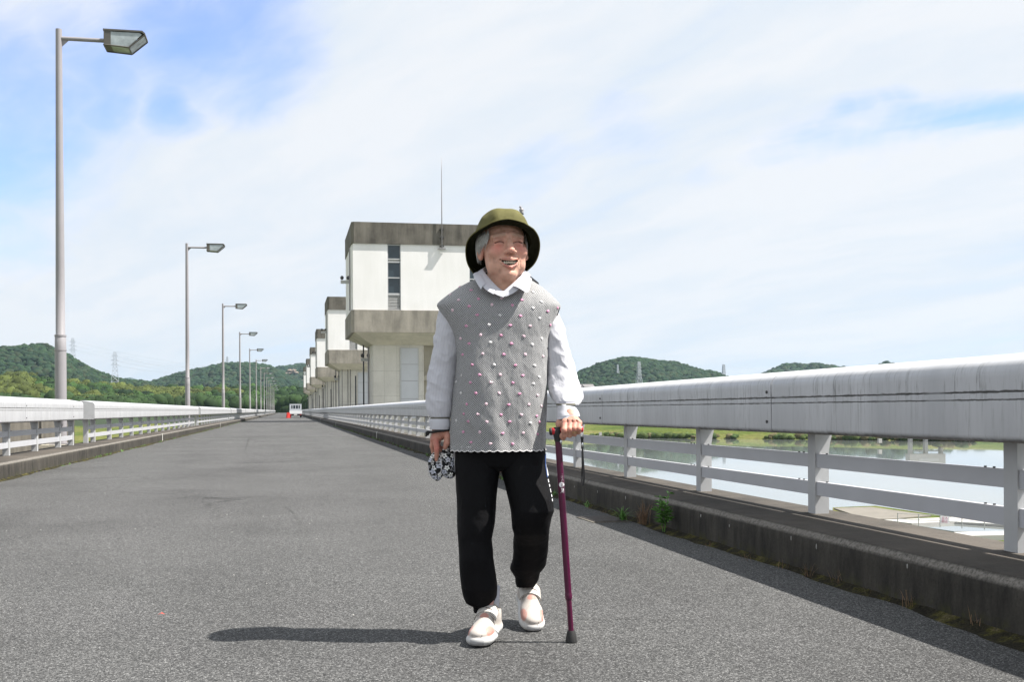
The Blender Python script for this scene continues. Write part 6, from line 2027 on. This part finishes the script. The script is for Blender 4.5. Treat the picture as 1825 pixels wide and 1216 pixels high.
# wrist strap with clasp
s0, s1, s2, s3 = Cn(1036.5, 772, -.118), Cn(1037.5, 781, -.118), Cn(1038, 800, -.118), Cn(1040, 868, -.118)
MB().tube([(s0[0] + .0055 * math.cos(a), s0[1], s0[2] + .0075 * math.sin(a) - .003) for a in np.linspace(0, 2 * np.pi, 20, endpoint=False)], .0009, 6, closed=True).build('ring', M['silver'], cane, True)
def ribbon(pts, w, th=.0012):
    m_ = MB(); pts = [np.array(p, float) for p in pts]
    vs = []
    for i, p in enumerate(pts):
        t = pts[min(i + 1, len(pts) - 1)] - pts[max(i - 1, 0)]; t /= np.linalg.norm(t)
        s_ = np.cross(t, (0, 1, 0)); s_ /= np.linalg.norm(s_)
        n_ = np.cross(s_, t)
        for a, b in ((-1, -1), (1, -1), (1, 1), (-1, 1)): vs.append(p + s_ * w * a + n_ * th * b)
    fs = [(i * 4 + k, i * 4 + (k + 1) % 4, i * 4 + 4 + (k + 1) % 4, i * 4 + 4 + k) for i in range(len(pts) - 1) for k in range(4)]
    n_ = len(vs) // 4
    return m_.add(vs, fs + [(3, 2, 1, 0), (n_ * 4 - 4, n_ * 4 - 3, n_ * 4 - 2, n_ * 4 - 1)])
ribbon([s1, s1 * .7 + s2 * .3, s2], .0042).build('strap', M['strap_black'], cane)
MB().box(s1[0] - .0055, s1[0] + .0055, s1[1] - .003, s1[1] + .003, s1[2] - .004, s1[2] + .004).build('clasp', M['strap_black'], cane)
ck_ = Cn(1038, 793, -.118)
MB().ell(ck_, (.0040, .0025, .0085), 10, 8).build('clasp', M['silver'], cane, True)
ribbon([s2, Cn(1038.6, 812, -.119), Cn(1040.2, 835, -.121), Cn(1041.0, 852, -.122), Cn(1039.6, 866, -.121), Cn(1036.5, 866, -.117), Cn(1037.0, 850, -.113), Cn(1038.2, 830, -.114), Cn(1037.8, 805, -.117)], .0030).build('strap', M['strap_black'], cane)
tag(cane, 'purple walking cane with a red handle, held upright in the walker\'s hand', 'cane')
# lettering on the shaft, reading upwards, wrapped on the tube
def wrapped_text(body_, size, mid_pix, mat, name, squash=1.0, dx=0.0):
    c_ = bpy.data.curves.new('tmp', 'FONT'); c_.body = body_; c_.size = size; c_.align_x = 'CENTER'; c_.align_y = 'CENTER'; c_.offset = size * .015
    t_ = bpy.data.objects.new('tmp', c_); col.objects.link(t_)
    dg = bpy.context.evaluated_depsgraph_get()
    me = bpy.data.meshes.new_from_object(t_.evaluated_get(dg))
    bpy.data.objects.remove(t_)
    me.name = name
    ax0, ax1 = top, jn
    dirv = (ax0 - ax1) / np.linalg.norm(ax0 - ax1)
    m0 = Cn(*mid_pix, -.1)
    s_ = (m0[2] - ax1[2]) / (ax0[2] - ax1[2])
    cc = ax1 + (ax0 - ax1) * s_
    for v in me.vertices:
        along, side_ = v.co.x, -v.co.y * squash + dx
        side_ = max(-.0105, min(.0105, side_))
        yy = -math.sqrt(max(.01155 ** 2 - side_ ** 2, 1e-7))
        q = cc + dirv * along + np.array([side_, yy, 0])
        v.co = q
    me.materials.clear(); me.materials.append(mat)
    return link(name, me, cane)
# badge disc
n_ = 28; vs = []
mid = Cn(1001.8, 864, -.1); s_ = (mid[2] - jn[2]) / (top[2] - jn[2]); cc = jn + (top - jn) * s_; dv = (top - jn) / np.linalg.norm(top - jn)
def disc_pt(rr_, a):
    sd = rr_ * math.cos(a) + .0012; sd = max(-.0108, min(.0108, sd))
    return cc + dv * rr_ * 1.02 * math.sin(a) + np.array([sd, -math.sqrt(max(.01140 ** 2 - sd ** 2, 1e-7)), 0])
vs = [disc_pt(0, 0)] + [disc_pt(.0088 * q, 2 * math.pi * k / n_) for q in (.35, .7, 1.0) for k in range(n_)]
fs = [(0, 1 + k, 1 + (k + 1) % n_) for k in range(n_)] + [(1 + r_ * n_ + k, 1 + (r_ + 1) * n_ + k, 1 + (r_ + 1) * n_ + (k + 1) % n_, 1 + r_ * n_ + (k + 1) % n_) for r_ in (0, 1) for k in range(n_)]
bd = MB().add(vs, fs).build('badge', M['white_print'], cane)
wrapped_text('go', .0150, (1002, 864.5), M['cane'], 'lettering', dx=.0022)
wrapped_text('hu', .0165, (1003, 874.5), M['white_print'], 'lettering', dx=.0022)
wrapped_text('ADJUSTABLE', .0034, (1001, 852), M['white_print'], 'lettering', dx=.0052) if False else None
for dx_, l_ in ((.0012, .020), (.0050, .028), (.0066, .022)):
    cc2 = cc + dv * (.011 + l_ / 2)
    for k in range(7):
        if (k * 3 + int(dx_ * 1e4)) % 5 == 0: continue
        y0 = -math.sqrt(.01140 ** 2 - dx_ ** 2)
        p0 = cc2 + dv * (l_ * (k / 7 - .5)) + np.array([dx_, y0, 0]); p1 = p0 + dv * l_ * .10
        MB().add([p0, p1, p1 + np.array([.0007, .0001, 0]), p0 + np.array([.0007, .0001, 0])], [(0, 1, 2, 3)]).build('small_print', M['white_print'], cane)

# ================================================================== folded floral cloth held in the other hand
def b_floral(nt, b):
    co = objco(nt)
    sx_ = nt.n('SeparateXYZ', None, i0=co)
    p2 = nt.n('CombineXYZ', None, i0=nt.math('ADD', sx_.outputs[0], nt.math('MULTIPLY', sx_.outputs[1], .6)), i1=sx_.outputs[2], i2=0.0).outputs[0]
    p2 = nt.n('VectorMath', {'operation': 'SCALE'}, i0=p2, Scale=46.0).outputs[0]
    def flowers(vec, n_pet, r0, amp, rand):
        vo = nt.n('TexVoronoi', {'voronoi_dimensions': '2D'}, Vector=vec, Scale=1.0, Randomness=rand)
        dl = nt.n('VectorMath', {'operation': 'SUBTRACT'}, i0=vec, i1=vo.outputs['Position']).outputs[0]
        sp = nt.n('SeparateXYZ', None, i0=dl)
        an = nt.math('ARCTAN2', sp.outputs[1], sp.outputs[0])
        ph_ = nt.math('MULTIPLY', nt.n('SeparateColor', None, i0=vo.outputs['Color']).outputs[0], 6.28)
        pet = nt.math('ABSOLUTE', nt.math('COSINE', nt.math('ADD', nt.math('MULTIPLY', an, n_pet / 2), ph_)))
        rad = nt.math('ADD', r0, nt.math('MULTIPLY', pet, amp))
        m_ = nt.math('LESS_THAN', vo.outputs['Distance'], rad)
        core = nt.math('LESS_THAN', vo.outputs['Distance'], r0 * .55)
        return m_, core, vo.outputs['Color']
    m1, c1, k1 = flowers(p2, 5, .20, .26, .75)
    p3 = nt.n('Mapping', None, Vector=p2, Location=(.5, .43, 0), Scale=(1.35, 1.35, 1)).outputs[0]
    m2, c2, k2 = flowers(p3, 3, .10, .30, 1.0)
    g1_ = nt.ramp(nt.n('SeparateColor', None, i0=k1).outputs[1], [(.3, (.78, .78, .76)), (.7, (.50, .52, .60))])
    c = nt.mix(m2, (.014, .014, .015), (.20, .20, .21))
    c = nt.mix(m1, c, g1_)
    c = nt.mix(nt.math('MULTIPLY', c1, m1), c, (.12, .12, .13))
    put(nt, b, 'Base Color', c)
    n_ = nt.n('TexNoise', None, Vector=objco(nt, (60, 60, 60)), Scale=1.0, Detail=3.0).outputs[0]
    bump(nt, b, n_, .4, .004)
M['floral'] = material('black_floral_cloth', rough=.85, spec=.15, build=b_floral)
q = P(787, 825, ZP)
pouch = empty('folded_cloth_hat', (q[0], q[1], q[2]), -TH)
orig = np.array(q)
def Cp(u, v, dy):
    w_ = P(u, v, ZP + dy) - orig
    return np.array([w_ @ RT, w_ @ FW, w_[2]])
c0 = Cp(787, 823, .01)
g = SDF(c0 - np.array([.055, .05, .075]), c0 + np.array([.06, .06, .075]), .0017)
g.ell(Cp(798, 818, .005), (.0255, .020, .054), .004, rot=rotm('Y', R(7)))
g.ell(Cp(798, 835, .006), (.0255, .022, .038), .012, rot=rotm('Y', R(-25)))
g.ell(Cp(777, 833, -.002), (.0265, .022, .048), .006, rot=rotm('Y', R(-6)))
g.ell(Cp(775.5, 827, -.030), (.0185, .026, .030), .004, 's')
g.path([Cp(787, 792, -.018), Cp(788.5, 815, -.026), Cp(790, 850, -.020)], .0016, .005, 's')
V, Fq = g.nets(); V = lap(V, Fq, 2, .4)
V += .0018 * np.stack([fbm(V, 40, 1, 3), fbm(V, 40, 2, 3), fbm(V, 40, 3, 3)], 1)
link('cloth', np_mesh('cloth', V, Fq, M['floral'], smooth=True), pouch)
rim = []
for a in np.linspace(0, 2 * np.pi, 40, endpoint=False):
    u = 775.5 + 11.8 * math.cos(a) + 1.0 * math.sin(a); v = 831 - 24.5 * math.sin(a)
    e = 1 - ((u - 777) * SC / .0265) ** 2 - ((v - 833) * SC / .048) ** 2
    rim.append(Cp(u, v, -.002 - .022 * math.sqrt(max(e, .02)) - .0005))
MB().tube(rim, .0011, 5, closed=True).build('piping', M['yarn'], pouch, True)
tag(pouch, 'folded black cloth hat with white flowers, hanging from the walker\'s other hand', 'hat')
